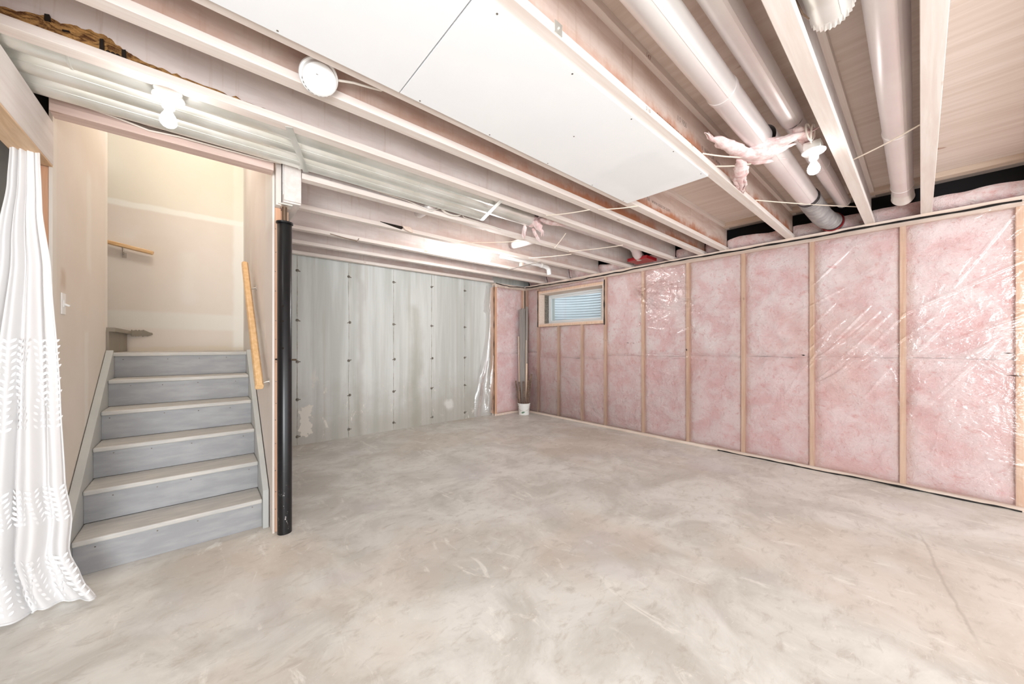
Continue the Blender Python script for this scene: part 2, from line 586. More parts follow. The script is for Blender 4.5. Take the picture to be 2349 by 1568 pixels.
def stamp(text, mat, parent, x, y, z, size, rotz=0.0, stretch=1.0):
    """flat ink lettering on a face that looks towards -Y"""
    cu = bpy.data.curves.new('stamp', 'FONT'); cu.body = text; cu.size = size
    tmp = bpy.data.objects.new('stamp', cu); COL.objects.link(tmp)
    dg = bpy.context.evaluated_depsgraph_get()
    me = bpy.data.meshes.new_from_object(tmp.evaluated_get(dg))
    bpy.data.objects.remove(tmp); bpy.data.curves.remove(cu)
    if not len(me.vertices): return
    for v in me.vertices: v.co.x *= stretch
    me.materials.clear(); me.materials.append(MAT[mat])
    o = bpy.data.objects.new('stamp', me); COL.objects.link(o)
    o.rotation_euler = (math.pi / 2, 0, rotz)
    place(o, (x, y, z), parent)
    return o


# ================================================================== STRUCTURE
ZJ = 2.39           # underside of joists
ZS = 2.694          # underside of subfloor
XW = 4.666          # face of the studs of the right wall
YC = 5.16           # face of the concrete back wall
YB = 5.00           # face of the framed return in the back corner
LW = -.578          # stair left wall face
RW = .350           # stair right wall face

floor = struct(MB().box(-3.2, 5.1, -3.2, 5.4, -.12, 0).build('floor', 'floor'), 'bare trowelled concrete slab')

# ------------------------------------------------------------------ ceiling: subfloor, joists, boards
cb = MB().box(-3.2, 5.1, -3.2, 2.86, ZS, ZS + .02).box(.36, 5.1, 2.86, 5.4, ZS, ZS + .02)
ceiling = struct(cb.build('ceiling', 'subfloor'), 'plywood subfloor over open joists')


def joist(y, x0, x1, web='web', w=.066, holes=()):
    j = MB()
    j.box(x0, x1, y - .005, y + .005, ZJ + .034, ZS - .034)
    jo = j.build('joist', web, ceiling)
    MB().box(x0, x1, y - w / 2, y + w / 2, ZJ, ZJ + .038).build('bottom_flange', 'flange', jo, bevel=.002)
    MB().box(x0, x1, y - w / 2, y + w / 2, ZS - .038, ZS).build('top_flange', 'flange', jo, bevel=.002)
    return jo


JY = [-.030, .312, .907, 1.540, 1.790, 2.160]
JO = []
for i, y in enumerate(JY):
    JO.append(joist(y, -2.6, XW + .10, 'web_stained' if i in (2, 3, 4) else 'web'))
JO.append(joist(2.785, .505, XW + .10))
JO.append(joist(3.386, .505, XW + .10))
JO.append(joist(4.000, .505, XW + .10))
JO.append(joist(4.545, .505, XW + .10))
joist(5.06, .505, 3.94)
joist(-.66, -2.6, XW + .10)
joist(-1.27, -2.6, XW + .10)
joist(-1.88, -2.6, XW + .10)
# header over the stair opening
hd = MB().box(-.56, .345, 2.755, 2.80, ZJ + .038, ZS).build('stair_header', 'header', ceiling, bevel=.002)
MB().box(-.56, .345, 2.748, 2.838, ZJ, ZJ + .038).build('header_flange', 'header', hd, bevel=.002)
MB().box(-2.6, -.70, 2.755, 2.815, ZJ, ZS).build('stair_header', MAT['beam'], ceiling)

# stamps on the joist webs
for txt, m, x, z, sz, st in (('DRY LUMBER  0B10  102  II  1650 Fb 1.5E', 'ink', 1.78, 2.447, .035, 1.0), ('II 0 1950', 'ink_grey', 2.02, 2.53, .042, .8),
                             ('II  NASCOR  www', 'ink_grey', 2.36, 2.485, .04, 1.0), ('DRY LUMBER II 1650', 'ink', 3.0, 2.445, .035, 1.0)):
    stamp(txt, m, JO[2], x, .907 - .0056, z, sz, 0, st)
stamp('2 10', 'ink_grey', JO[2], 1.62, .907 - .0336, ZJ + .010, .024)
stamp('147', 'ink', JO[2], 1.62, .907 - .0336, ZS - .034, .032)
stamp('NI  www.nascor.com', 'ink_grey', JO[3], 2.86, 1.540 - .0056, 2.50, .05)
stamp('UI', 'ink', JO[3], 3.9, 1.540 - .0056, 2.45, .04)

# torn web of the joist beside the duct bay
tw = MB()
prof = [(-.75, 2.452), (-.62, 2.452), (-.57, 2.462), (-.50, 2.480), (-.44, 2.500), (-.41, 2.494), (-.35, 2.505), (-.30, 2.512), (-.27, 2.492),
        (-.24, 2.478), (-.20, 2.462), (-.12, 2.455), (-.02, 2.452), (.12, 2.448), (.25, 2.440), (.42, 2.432)]
pf = []
for (xa, za), (xb, zb) in zip(prof, prof[1:]):
    for i in range(6):
        t = i / 6; x = xa + (xb - xa) * t
        pf.append((x, za + (zb - za) * t + .012 * N(x * 55, 1, 2) + .006 * N(x * 140, 4, 2)))
pf.append(prof[-1])
for (xa, za), (xb, zb) in zip(pf, pf[1:]):
    ya, yb = (2.160 - .0085 - .007 * abs(N(x_ * 60, 3, 1)) for x_ in (xa, xb))
    tw.add([(xa, ya, 2.427), (xb, yb, 2.427), (xb, yb - .002, (2.427 + zb) / 2), (xa, ya - .004, (2.427 + za) / 2), (xb, 2.156, max(2.429, zb)), (xa, 2.156, max(2.429, za))],
           [(0, 1, 2, 3), (3, 2, 4, 5)])
torn = tw.build('torn_web_strip', 'osb', JO[5])
torn['label'] = 'torn brown strand-board edge of the web'
gaps = MB()
for x, z0, z1, wd in ((-.66, 2.430, 2.446, .06), (-.44, 2.470, 2.496, .014), (-.305, 2.43, 2.480, .012), (-.245, 2.43, 2.470, .013), (-.395, 2.455, 2.462, .02)):
    gaps.prism([(x - wd / 2, z0), (x + wd / 2, z0 + .003), (x + wd * .4, z1), (x - wd * .45, z1 - .004)], 1, 2.160 - .020, 2.160 - .004)
for x in (-.288, -.275, -.262):
    gaps.lathe([(0, -.0005), (.006, 0), (.006, .012)], (x, 2.160 - .018, 2.437), (0, 1, 0), 10)
tag(gaps.build('torn_gap', 'dark', JO[5]), kind='stuff')

# two drywall sheets screwed to the joists
for x0, x1 in ((-1.75, .6555), (.6605, 2.525)):
    b = MB().box(x0, x1, .925, 1.518, ZJ - .0125, ZJ)
    d = b.build('drywall_panel', 'ceil_board', ceiling, bevel=.0015)
scr = MB()
for x in (.75, 1.15, 1.6, 2.05, 2.45, .2, -.2):
    for y in (.94, 1.505):
        scr.lathe([(.004, 0), (.004, -.0008), (0, -.001)], (x, y + random.uniform(-.004, .004), ZJ - .0125), (0, 0, 1), 8)
scr.lathe([(.004, 0), (.004, -.0008), (0, -.001)], (1.5, 1.22, ZJ - .0125), (0, 0, 1), 8)
tag(scr.build('drywall_screw', 'tie', ceiling), kind='stuff')
# nailer strip along the rim
MB().box(4.61, 4.70, -3.2, 5.0, ZS - .042, ZS).build('nailer_strip', 'nailer', ceiling)

# ------------------------------------------------------------------ right wall
WY0, WY1, WZ0, WZ1 = 3.215, 4.615, 1.640, 2.215      # window opening
rb = MB()
rb.box(4.90, 5.10, -3.2, WY0, 0, ZJ - .02).box(4.90, 5.10, WY1, 5.4, 0, ZJ - .02)
rb.box(4.90, 5.10, WY0, WY1, 0, WZ0).box(4.90, 5.10, WY0, WY1, WZ1, ZJ - .02)
wall_right = struct(rb.build('wall_right', 'conc'), 'framed outside wall with pink insulation behind clear film')
MB().box(4.93, 5.02, -3.2, 5.4, ZJ - .02, ZS).build('rim_board', 'black_poly', wall_right)

SY = [-1.71, -1.10, -.493, .105, .727, 1.337, 1.954, 2.568, 3.190]
stud_src = None
for y in SY:
    if stud_src is None:
        stud_src = MB().box(XW, XW + .089, y - .019, y + .019, .038, 2.312).build('stud', 'stud', wall_right, bevel=.0015)
    else:
        shared(stud_src, 'stud', (XW + .0445, y, 1.175), wall_right)
shared(stud_src, 'stud', (XW + .0445, 4.640, 1.175), wall_right)
shared(stud_src, 'stud', (XW + .0445, 4.955, 1.175), wall_right)
cr = MB().box(XW, XW + .089, 3.636 - .019, 3.636 + .019, .038, WZ0 - .038).build('stud', 'stud', wall_right)
cr['label'] = 'short cripple stud under the window'
c2 = shared(cr, 'stud', (XW + .0445, 4.146, (.038 + WZ0 - .038) / 2), wall_right)
MB().box(XW, XW + .089, -3.2, 5.0, 0, .038).build('bottom_plate', 'plate', wall_right, bevel=.002)
MB().box(XW, XW + .089, -3.2, 5.0, 2.312, 2.35).build('top_plate', 'plate', wall_right, bevel=.002)
MB().box(XW - .002, XW + .089, -3.2, 5.0, 2.352, ZJ).build('top_plate', 'plate', wall_right, bevel=.002)
# rough sill, lintel
MB().box(XW, XW + .089, WY0 - .005, WY1 + .005, WZ0 - .038, WZ0).build('rough_sill', 'stud', wall_right)
MB().box(XW, XW + .089, WY0 - .005, WY1 + .005, WZ1, WZ1 + .038).build('rough_lintel', 'stud', wall_right)


def batt(y0, y1, z0, z1, parent, x=XW, seed=0, axis=0, sag=1.0):
    """one fibreglass batt filling a bay; its face bulges towards the room"""
    nu, nv = max(4, int((y1 - y0) / .026)), max(4, int((z1 - z0) / .026))

    def fn(u, v):
        y, z = y0 + (y1 - y0) * u, z0 + (z1 - z0) * v
        e = min(1, min(u, 1 - u) * (y1 - y0) / .05) ** .5 * min(1, min(v, 1 - v) * (z1 - z0) / .035) ** .5
        d = .044 - .034 * e + .014 * fbm(y * 4.5 + seed, z * 4.5, seed * 1.7, 5) + .010 * e * abs(N(y * 11, z * 11, seed))
        d = max(.004, d)
        return (x + d, y, z) if axis == 0 else (y, x + d, z)
    b = MB().grid(fn, nu, nv)
    if axis == 0:
        b.f = [tuple(reversed(q)) for q in b.f]
    return b.build('insulation_batt', 'pink', parent, smooth='all')


sd = 1
edges = [(-1.71, -1.10), (-1.10, -.493), (-.493, .105), (.105, .727), (.727, 1.337), (1.337, 1.954), (1.954, 2.568), (2.568, 3.190), (4.640, 4.955)]
for a, b_ in edges:
    zsplit = 1.13 + random.uniform(-.02, .02)
    for z0, z1 in ((.038, zsplit), (zsplit, 2.312)):
        batt(a + .019, b_ - .019, z0, z1, wall_right, seed=sd); sd += 3.7
for a, b_ in ((3.190, 3.636), (3.636, 4.146), (4.146, 4.640)):
    for z0, z1 in ((.038, 1.05), (1.05, WZ0 - .04)):
        batt(a + .019, b_ - .019, z0, z1, wall_right, seed=sd); sd += 3.7
batt(WY0 - .01, WY1 + .01, WZ1 + .038, 2.312, wall_right, seed=sd)

# clear film over the studs: gaussian creases raise it here and there
rng = random.Random(5)
creases = []
def crease(y, z, ang, L, wd, h): creases.append((y, z, math.cos(ang), math.sin(ang), L, wd * .85, h * 1.5))
for k in range(13):     # fan left of the second bay, by the window
    a = math.radians(150 + k * 7 + rng.uniform(-3, 3)); crease(2.62 + .16 * -math.cos(a) * -1, 2.10 + .1 * math.sin(a) - .1, a, .30, .006, .007)
for k in range(8):
    crease(2.15 + rng.uniform(-.3, .3), 1.95 + rng.uniform(-.2, .25), math.radians(rng.uniform(-15, 25)), .28, .008, .006)
for k in range(26):     # long diagonals on the two near bays
    crease(rng.uniform(-.4, .75), rng.uniform(.9, 2.05), math.radians(rng.uniform(118, 150)), rng.uniform(.12, .45), .006, .007)
for k in range(40):
    crease(rng.uniform(-.5, 3.1), rng.uniform(.12, 2.25), math.radians(rng.uniform(-25, 25)), rng.uniform(.06, .28), .006, .005)
for yy in (2.3, 1.7, 1.0, .4, -.2):
    crease(yy, 1.13 + rng.uniform(-.03, .01), math.radians(1), .5, .005, .006)
SLOT = {}
for cidx, cc in enumerate(creases):
    for iy in range(int((cc[0] - cc[4]) / .25) - 1, int((cc[0] + cc[4]) / .25) + 2):
        SLOT.setdefault(iy, []).append(cc)


def film_d(y, z):
    d = .003 + .004 * fbm(y * 2.1, z * 2.1, 9.3, 3)
    for (cy, cz, ca, sa, L, wd, h) in SLOT.get(int(math.floor(y / .25)), ()):
        dy, dz = y - cy, z - cz
        t = dy * ca + dz * sa
        if abs(t) > L: continue
        s = (-dy * sa + dz * ca) / wd
        if abs(s) > 3: continue
        d += h * math.exp(-s * s) * (1 - (t / L) ** 2)
    return max(d, .0008)


fy0, fy1, fz0, fz1 = -.512, 3.185, .03, 2.365
fb = MB().grid(lambda u, v: (XW - film_d(fy0 + (fy1 - fy0) * u, fz0 + (fz1 - fz0) * v), fy0 + (fy1 - fy0) * u, fz0 + (fz1 - fz0) * v), 500, 310)
fb.f = [tuple(reversed(q)) for q in fb.f]
fb.build('vapour_barrier', 'film', wall_right, smooth='all')
for (a0, a1, b0, b1) in ((3.185, 4.985, .03, WZ0 - .03), (3.185, 4.985, WZ1 + .03, 2.365), (4.645, 4.985, WZ0 - .03, WZ1 + .03)):
    fb = MB().grid(lambda u, v: (XW - film_d(a0 + (a1 - a0) * u, b0 + (b1 - b0) * v), a0 + (a1 - a0) * u, b0 + (b1 - b0) * v), int((a1 - a0) / .02), int((b1 - b0) / .02) + 2)
    fb.f = [tuple(reversed(q)) for q in fb.f]
    fb.build('vapour_barrier', 'film', wall_right, smooth='all')


def bead(pts, r, parent, name='sealant_bead', wob=.3, mat='black'):
    P, R = [], []
    pts = [Vector(p) for p in pts]
    for a, b in zip(pts, pts[1:]):
        m = max(2, int((b - a).length / .03))
        for i in range(m):
            q = a.lerp(b, i / m)
            nn = N(q.y * 11, q.z * 11, q.x * 7)
            P.append(q + Vector((0, 0, 0)) + Vector((0, .002 * nn, .010 * N(q.y * 5, q.x * 5, 3.3) if abs(b.z - a.z) < .3 else 0)))
            R.append(r * (1 + wob * 1.6 * nn))
    P.append(pts[-1]); R.append(r)
    return MB().tube(P, R, 7).build(name, mat, parent, smooth=True)


bead([(XW - .004, -.50, 2.352), (XW - .004, 1.0, 2.356), (XW - .004, 2.2, 2.362), (XW - .004, 3.6, 2.338), (XW - .004, 4.97, 2.366)], .0085, wall_right)
bead([(XW - .003, -.5, .006), (XW - .003, 1.6, .006)], .007, wall_right, wob=.5)
bead([(XW - .004, WY1 + .022, WZ0 - .04), (XW - .004, WY1 + .022, WZ1 + .05)], .007, wall_right, wob=.5)
bead([(XW - .004, WY0 - .018, WZ0 - .06), (XW - .004, WY0 - .018, WZ1 + .06)], .008, wall_right, wob=.5)
tr_ = MB()
for y, z, ly, lz in ((2.79, 1.30, .05, .006), (2.70, 1.295, .03, .005), (.79, 1.16, .03, .012), (1.96, 1.205, .012, .03), (-.44, 1.2, .05, .006), (-.47, 1.03, .09, .006)):
    tr_.prism([(y - ly / 2, z), (y, z - lz * .6), (y + ly / 2, z + lz * .2), (y + ly * .1, z + lz * .5)], 0, XW - .014, XW - .0125)
tag(tr_.build('film_tear', 'dark', wall_right), kind='stuff')
# rim insulation bulging out of each joist bay above the plate
allJ = sorted([-.66] + JY + [2.785, 3.386, 4.0, 4.545, 5.02])
for i, (a, b_) in enumerate(zip(allJ, allJ[1:])):
    a += .006; b_ -= .006

    def fn(u, v, a=a, b_=b_, i=i):
        y = a + (b_ - a) * u
        top = 2.525 + .03 * N(y * 4, i, 1) + (.14 if i > 7 else 0)
        ang = v * math.pi * .62
        return (4.88 - .13 * math.sin(ang) * (.75 + .35 * math.sin(math.pi * u) ** .5) + .012 * fbm(y * 7, v * 3, i, 3), y, ZJ + (top - ZJ) * (1 - math.cos(ang)) / 1.35 + .004)
    MB().grid(fn, 18, 14).build('rim_insulation', 'pink', wall_right, smooth='all')

# ------------------------------------------------------------------ window in the right wall
window = struct(MB().box(XW - .004, 4.90, WY0, WY1, WZ0 - .0, WZ0 + .018).box(XW - .004, 4.90, WY0, WY1, WZ1 - .018, WZ1)
                .box(XW - .004, 4.90, WY1 - .018, WY1, WZ0 + .018, WZ1 - .018).box(XW - .004, 4.90, WY0, WY0 + .018, WZ0 + .018, WZ1 - .018)
                .build('window_1', 'plate'), 'small white basement slider in a wood-lined opening')
wx = 4.895
fr = MB()
y0, y1, z0, z1 = WY0 + .018, WY1 - .018, WZ0 + .018, WZ1 - .018
fr.box(wx, wx + .07, y0, y1, z0, z0 + .032).box(wx, wx + .07, y0, y1, z1 - .032, z1)
fr.box(wx, wx + .07, y0, y0 + .04, z0 + .032, z1 - .032).box(wx, wx + .07, y1 - .04, y1, z0 + .032, z1 - .032)
fr.build('window_frame', 'vinyl', window, bevel=.003)
sa = MB(); a0, a1, b0, b1 = y0 + .042, y1 - .042, z0 + .034, z1 - .034
for (p0, p1) in ((a0, a0 + .17), (a0 + .13, a1)):
    x0 = wx + (.012 if p1 == a1 else .038)
    s = MB()
    s.box(x0, x0 + .024, p0, p1, b0, b0 + .032).box(x0, x0 + .024, p0, p1, b1 - .032, b1)
    s.box(x0, x0 + .024, p0, p0 + .03, b0 + .032, b1 - .032).box(x0, x0 + .024, p1 - .03, p1, b0 + .032, b1 - .032)
    so = s.build('sash', 'vinyl', window, bevel=.002)
    MB().box(x0 + .010, x0 + .014, p0 + .03, p1 - .03, b0 + .032, b1 - .032).build('pane', 'glass', so)
MB().box(4.80, 4.893, y1 - .02, y1 + .001, z0, z1).build('side_liner', 'tie', window)
# corrugated well outside
well = MB()


def wf(u, v):
    a = math.pi * (u * 1.04 - .02)
    r = .95 + .012 * math.cos(v * 2 * math.pi * 21)
    return (5.10 + .62 * math.sin(a) * r / .95, (WY0 + WY1) / 2 - r * math.cos(a), 1.42 + 1.05 * v)


well.grid(wf, 40, 168)
wo = well.build('window_well', 'well', None, smooth='all')
tag(wo, 'ribbed galvanised window well outside the small basement window', 'window well')
MB().box(5.10, 5.8, WY0 - .3, WY1 + .3, 1.40, 1.43).build('gravel', 'gravel', wo)

# ------------------------------------------------------------------ back wall
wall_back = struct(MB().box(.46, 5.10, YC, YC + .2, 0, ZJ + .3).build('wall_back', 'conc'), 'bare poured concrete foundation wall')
TX = [.897, 1.511, 2.145, 2.771, 3.404]
TZ = [.11, .578, 1.055, 1.577, 2.205]
for x in TX:
    P = [(x + .004 * N(x, z * .08, 1), YC - .001, z * .0232) for z in range(0, 104)]
    R = [max(.0012, .0032 + .004 * N(x * 3, i * .21, 2)) for i in range(104)]
    MB().tube(P, R, 6).build('seam_ridge', 'fin', wall_back, smooth=True)
nub = None
for x in TX:
    for z in TZ:
        if nub is None:
            nub = MB().lathe([(.020, .001), (.017, -.006), (.007, -.008), (.007, -.022), (0, -.023)], (x, YC, z), (0, 1, 0), 12).box(
                x - .004, x + .035, YC - .006, YC, z - .006, z + .006).build('form_tie', 'tie', wall_back)
        else:
            nb = shared(nub, 'form_tie', Vector(WORLD['form_tie']) + Vector((x - TX[0], 0, z - TZ[0])), wall_back)
            nb.rotation_euler = (0, random.choice((0, .3, -.4, 2.9)), 0)
# framed return in the corner
MB().box(3.945, XW - .004, YB, YB + .089, 0, .038).build('bottom_plate', 'plate', wall_back)
MB().box(3.945, XW - .004, YB, YB + .089, 2.315, 2.372).build('top_plate', 'plate', wall_back)
es = MB().box(3.945, 3.985, YB - .001, YB + .14, .038, 2.315).build('stud', 'stud_warm', wall_back, bevel=.002)
MB().box(4.62, 4.66, YB, YB + .089, .038, 2.315).build('stud', 'stud', wall_back)
for z0, z1 in ((.038, 1.12), (1.12, 2.315)):
    b = batt(3.985, 4.62, z0, z1, wall_back, x=YB, seed=sd, axis=1); sd += 2.2
fb = MB().grid(lambda u, v: (3.99 + .672 * u, YB - film_d(1 + u, 2.2 * v) + .0015, .03 + 2.33 * v), 36, 110)
fb.build('vapour_barrier', 'film', wall_back, smooth='all')
bead([(3.96, YB - .004, 2.372), (4.3, YB - .004, 2.352), (4.655, YB - .004, 2.366)], .007, wall_back)
MB().box(3.955, XW, YB + .02, YC, ZJ - .012, ZJ + .0).build('return_cap', 'plate', wall_back)
# loose clear sheet hanging over the concrete beside the return


def sheet(u, v):
    z = 2.34 * (1 - v)
    left = 3.78 + .10 * math.sin(v * 5) - .10 * v if v > .2 else 3.86 - .1 * v * 5 * .8
    x = left + (3.943 - left) * u
    return (x, YC - .012 - .10 * u + .022 * math.sin(u * 9 + v * 4) + .012 * fbm(u * 3, v * 6, 2, 3), max(.006, z))


MB().grid(sheet, 20, 70).build('hanging_film', 'film_loose', wall_back, smooth='all')
bead([(3.936, YB + .02, .01), (3.934, YB + .02, 1.2), (3.937, YB + .02, 2.34)], .005, wall_back, wob=.7)

# ------------------------------------------------------------------ stairwell walls
wall_l = struct(MB().box(LW - .0125, LW, 2.90, 4.275, 0, 3.9).build('wall_stair_left', 'dw_left'), 'drywalled wall left of the stairs')
MB().box(LW - .101, LW - .0125, 2.905, 2.943, 0, 2.165).build('stud', 'stud_warm', wall_l)
MB().box(LW - .101, LW - .0125, 4.237, 4.275, 0, 2.4).build('stud', 'stud', wall_l)
MB().box(LW - .115, LW - .102, 2.95, 4.275, 0, 3.9).build('back_drywall', 'dim', wall_l)
wall_r = struct(MB().box(RW, RW + .0125, 2.848, 5.11, 0, 3.9).build('wall_stair_right', 'dw_right'), 'drywalled wall right of the stairs')
st_r = MB().box(RW + .0125, RW + .05, 2.86, 2.948, 0, 2.19).build('stud', 'stud_warm', wall_r, bevel=.0015)
MB().box(RW + .05, RW + .101, 2.905, 2.943, 0, 2.19).build('stud', 'stud', wall_r)
for y in (3.55, 4.16, 4.77):
    MB().box(RW + .0125, RW + .101, y - .019, y + .019, 0, 2.19).build('stud', 'stud', wall_r)
MB().box(RW + .101, RW + .11, 2.95, 5.15, 0, 2.19).build('back_drywall', 'dim', wall_r)
nl = MB()
for i in range(14):
    z = .15 + i * .145 + random.uniform(-.03, .03)
    nl.lathe([(.003, 0), (.003, -.002), (0, -.003)], (RW + .018 + .006 * random.random(), 2.86, z), (0, 1, 0), 6)
tag(nl.build('nail_head', 'tie', wall_r), kind='stuff')
wall_sb = struct(MB().box(-2.4, RW, 5.11, 5.16, 0, 3.9).build('wall_stair_back', 'dw_back'), 'drywalled wall at the back of the stair landing')
struct(MB().box(-2.4, .46, 2.86, 5.2, 3.9, 3.95).build('ceiling_stairwell', 'dw_back'), 'ceiling high over the stairs')
struct(MB().box(-2.4, -.60, 2.86, 2.90, ZS, 3.9).box(-.6, .45, 2.85, 2.88, ZS + .02, 3.9).build('wall_stair_front', 'dw_back'), 'wall over the stair header')
struct(MB().box(-2.45, -2.4, 2.86, 5.2, 0, 3.9).build('wall_stair_far', 'dw_back'), 'far wall of the stair flight')
# dim side room behind the curtain
struct(MB().box(-3.2, -3.1, -3.2, 5.2, 0, ZS).build('wall_left', 'dim'), 'grey wall of the unlit side room')
struct(MB().box(-3.1, -.70, 4.20, 4.25, 0, ZS).build('wall_left_back', 'dim'), 'grey end wall of the unlit side room')
lt = MB()
for z in (1.95, 1.80, 1.35):
    lt.box(-3.1, -.72, 4.17, 4.20, z, z + .03)
lt.build('ledge', 'dim', bpy.data.objects['wall_left_back'])

# ================================================================== THINGS
# ------------------------------------------------------------------ beams
bm = thing('support_beam', (LW - .05, 1.0, 2.165), 'pale beam running overhead from left edge to the stair wall', 'beam')
MB().box(LW - .10, LW + .003, -2.2, 2.898, 2.172, ZJ).build('beam_body', 'beam', bm, bevel=.002)
MB().box(LW - .098, LW + .001, -2.2, 2.897, 2.164, 2.172).build('bottom_edge', 'beam_under', bm)
bm2 = thing('support_beam', (.45, 3.9, 2.19), 'beam whose boxed end rests on the black steel post', 'beam')
MB().box(.4, .5, 2.742, 2.755, 2.215, 2.462).build('end_board', 'beam', bm2, bevel=.002)
MB().box(.4, .5, 2.755, 5.15, 2.205, ZJ + .12).build('beam_body', 'beam', bm2, bevel=.002)
MB().box(.3645, .394, 2.80, 5.1, 2.192, ZJ + .30).build('packer', 'dw_right', bm2)
tp = MB()
for i in range(6):
    z = 2.25 + i * .035
    tp.bar((.3965, 2.746 + .003 * (i % 2), z), (.3965, 2.748, z + .034), .003, .010)
tp.build('torn_paper', 'white_pl', bm2)

# ------------------------------------------------------------------ steel post
post = thing('steel_post', (.415, 2.815, 0), 'black adjustable steel post standing at the foot of the stairs', 'post')
pb = MB().lathe([(0, 0), (.0425, 0), (.0425, 2.075), (.036, 2.083), (0, 2.083)], (.415, 2.815, 0), n=32)
pb.build('pipe', 'steel_black', post, smooth=True)
MB().lathe([(.0435, 2.075), (.05, 2.077), (.05, 2.087), (0, 2.088)], (.415, 2.815, 0), n=32).build('collar', 'steel_black', post, smooth=True)
MB().tube([(.415, 2.815, 2.08), (.415, 2.815, 2.19)], .015, 14).build('jack_screw', 'screw', post, smooth=True)
MB().box(.375, .455, 2.778, 2.858, 2.196, 2.2045).build('top_plate', 'galv', post)
for z in (1.24, 1.52, 1.42):
    MB().lathe([(0, 0), (.007, 0), (.007, .006)], (.415 - .0432 * math.sin(YAW * .55), 2.815 - .0432 * math.cos(YAW * .55), z), (.37, .93, 0), 12).build('adjusting_hole', 'dark', post)
MB().tube([(.452, 2.79, 1.162), (.475, 2.77, 1.162)], .006, 8).build('pin', 'screw', post)
MB().tube([(.38, 2.84, 1.165), (.366, 2.832, 1.165)], .006, 8).build('pin', 'screw', post)

# ------------------------------------------------------------------ staircase
Y1, RISE, RUN = 3.010, .2002, .2448
XL, XR = -.534, .309
stair = thing('staircase', (-.11, Y1, 0), 'grey painted stairs rising to the landing between drywall walls', 'staircase')
for k in range(6):
    y = Y1 + RUN * k
    MB().box(XL, XR, y, y + .02, RISE * k + .001, RISE * (k + 1) - .03).build('riser', 'riser', stair)
    if k < 5:
        MB().box(XL, XR, y - .03, y + RUN + .002, RISE * (k + 1) - .03, RISE * (k + 1)).build('tread', 'tread', stair, bevel=.008)
    sc = MB()
    for i in range(4):
        px = XL + .08 + i * .22 + random.uniform(-.05, .05)
        sc.lathe([(.004, 0), (.004, -.0008), (0, -.001)], (px, y, RISE * (k + 1) - .05 - .01 * random.random()), (0, 1, 0), 7)
    tag(sc.build('nail_head', 'tie', stair), kind='stuff')
MB().box(LW + .001, XR + .036, Y1 + RUN * 5 - .03, 5.108, RISE * 6 - .03, RISE * 6).build('landing', 'tread', stair, bevel=.006)
for x0, x1 in ((LW + .004, XL - .001), (XR + .001, RW - .006)):
    # raked skirt: parallel to the pitch with a plumb foot and a level top
    up = .075
    pr = [(Y1 - .045, 0), (Y1 + .30, 0), (Y1 + RUN * 5 + .12, RISE * 6 - .27), (Y1 + RUN * 5 + .12, RISE * 6 - .032), (Y1 + RUN * 5 - .031, RISE * 6 - .032),
          (Y1 + RUN * 5 - .031, RISE * 6 + .012), (Y1 + RUN * 5 - .045, RISE * 6 + .02), (Y1 - .045, RISE + up - .015)]
    MB().prism(pr, 0, x0, x1).build('stringer', 'stringer', stair, bevel=.002)
up2 = thing('upper_stair_flight', (-.7, 4.7, RISE * 6), 'first worn steps of the upper flight left of the landing', 'staircase')
for k in range(3):
    xx = -.562 - .23 * k
    MB().box(xx - .015, xx, 4.21 if k == 0 else 4.285, 5.1, RISE * (6 + k) + .001, RISE * (7 + k) - .032).build('riser', 'old_paint', up2)
    tb = MB().box(xx - .24, xx - .016, 4.285, 5.1, RISE * (7 + k) - .032, RISE * (7 + k))
    tb.box(xx - .016, xx + .032, 4.22 if k == 0 else 4.285, 5.1, RISE * (7 + k) - .032, RISE * (7 + k))
    tb.build('tread', 'old_paint', up2)
rag = MB().grid(lambda u, v: (-.535 + .16 * u * (1 - .75 * abs(v - .4)), 5.104 - .012 * (1 - u), RISE * 7 - .05 + .06 * v + .012 * N(u * 9, v * 7, 1)), 14, 6)
rg = rag.build('torn_edge', 'old_paint', up2, thick=.004)
rg['label'] = 'ragged torn drywall paper beside the tread'

# ------------------------------------------------------------------ handrails
hr = thing('handrail', (.27, 3.4, 1.45), 'sloping birch handrail on the wall right of the grey stairs', 'handrail')
p0, p1 = Vector((.283, 2.885, .985)), Vector((.283, 3.985, 1.995))
rb_ = MB()
d = (p1 - p0).normalized(); sd_ = Vector((1, 0, 0)); upv = sd_.cross(d)
pro = [(-.020, -.027), (.020, -.027), (.024, -.012), (.023, .010), (.014, .023), (-.014, .023), (-.023, .010), (-.024, -.012)]
vs = [p0 + sd_ * a + upv * b for a, b in pro] + [p1 + sd_ * a + upv * b for a, b in pro]
nn_ = len(pro)
rb_.add(vs, [tuple(reversed(range(nn_))), tuple(range(nn_, 2 * nn_))] + [(i, (i + 1) % nn_, nn_ + (i + 1) % nn_, nn_ + i) for i in range(nn_)])
rb_.build('rail', 'rail', hr, smooth=True, bevel=.003)
for y, z in ((2.985, 1.062), (3.80, 1.81)):
    br = MB().tube([(.285, y, z - .02), (.29, y - .004, z - .055), (.315, y - .005, z - .06), (RW - .004, y - .005, z - .052)], .006, 8)
    br.lathe([(.022, 0), (.022, -.005), (0, -.006)], (RW, y - .005, z - .052), (1, 0, 0), 14)
    br.build('bracket', 'nickel', hr, smooth=True)
hr2 = thing('handrail', (-.6, 5.05, 2.22), 'short end of a birch handrail on the landing wall', 'handrail')
rb_ = MB().bar((-1.15, 5.055, 2.325), (-.375, 5.055, 2.185), .042, .036)
rb_.build('rail', 'railx', hr2, bevel=.008)
br = MB().tube([(-.585, 5.055, 2.205), (-.583, 5.055, 2.165), (-.581, 5.085, 2.15), (-.58, 5.106, 2.15)], .006, 8)
br.box(-.595, -.565, 5.104, 5.1095, 2.115, 2.165)
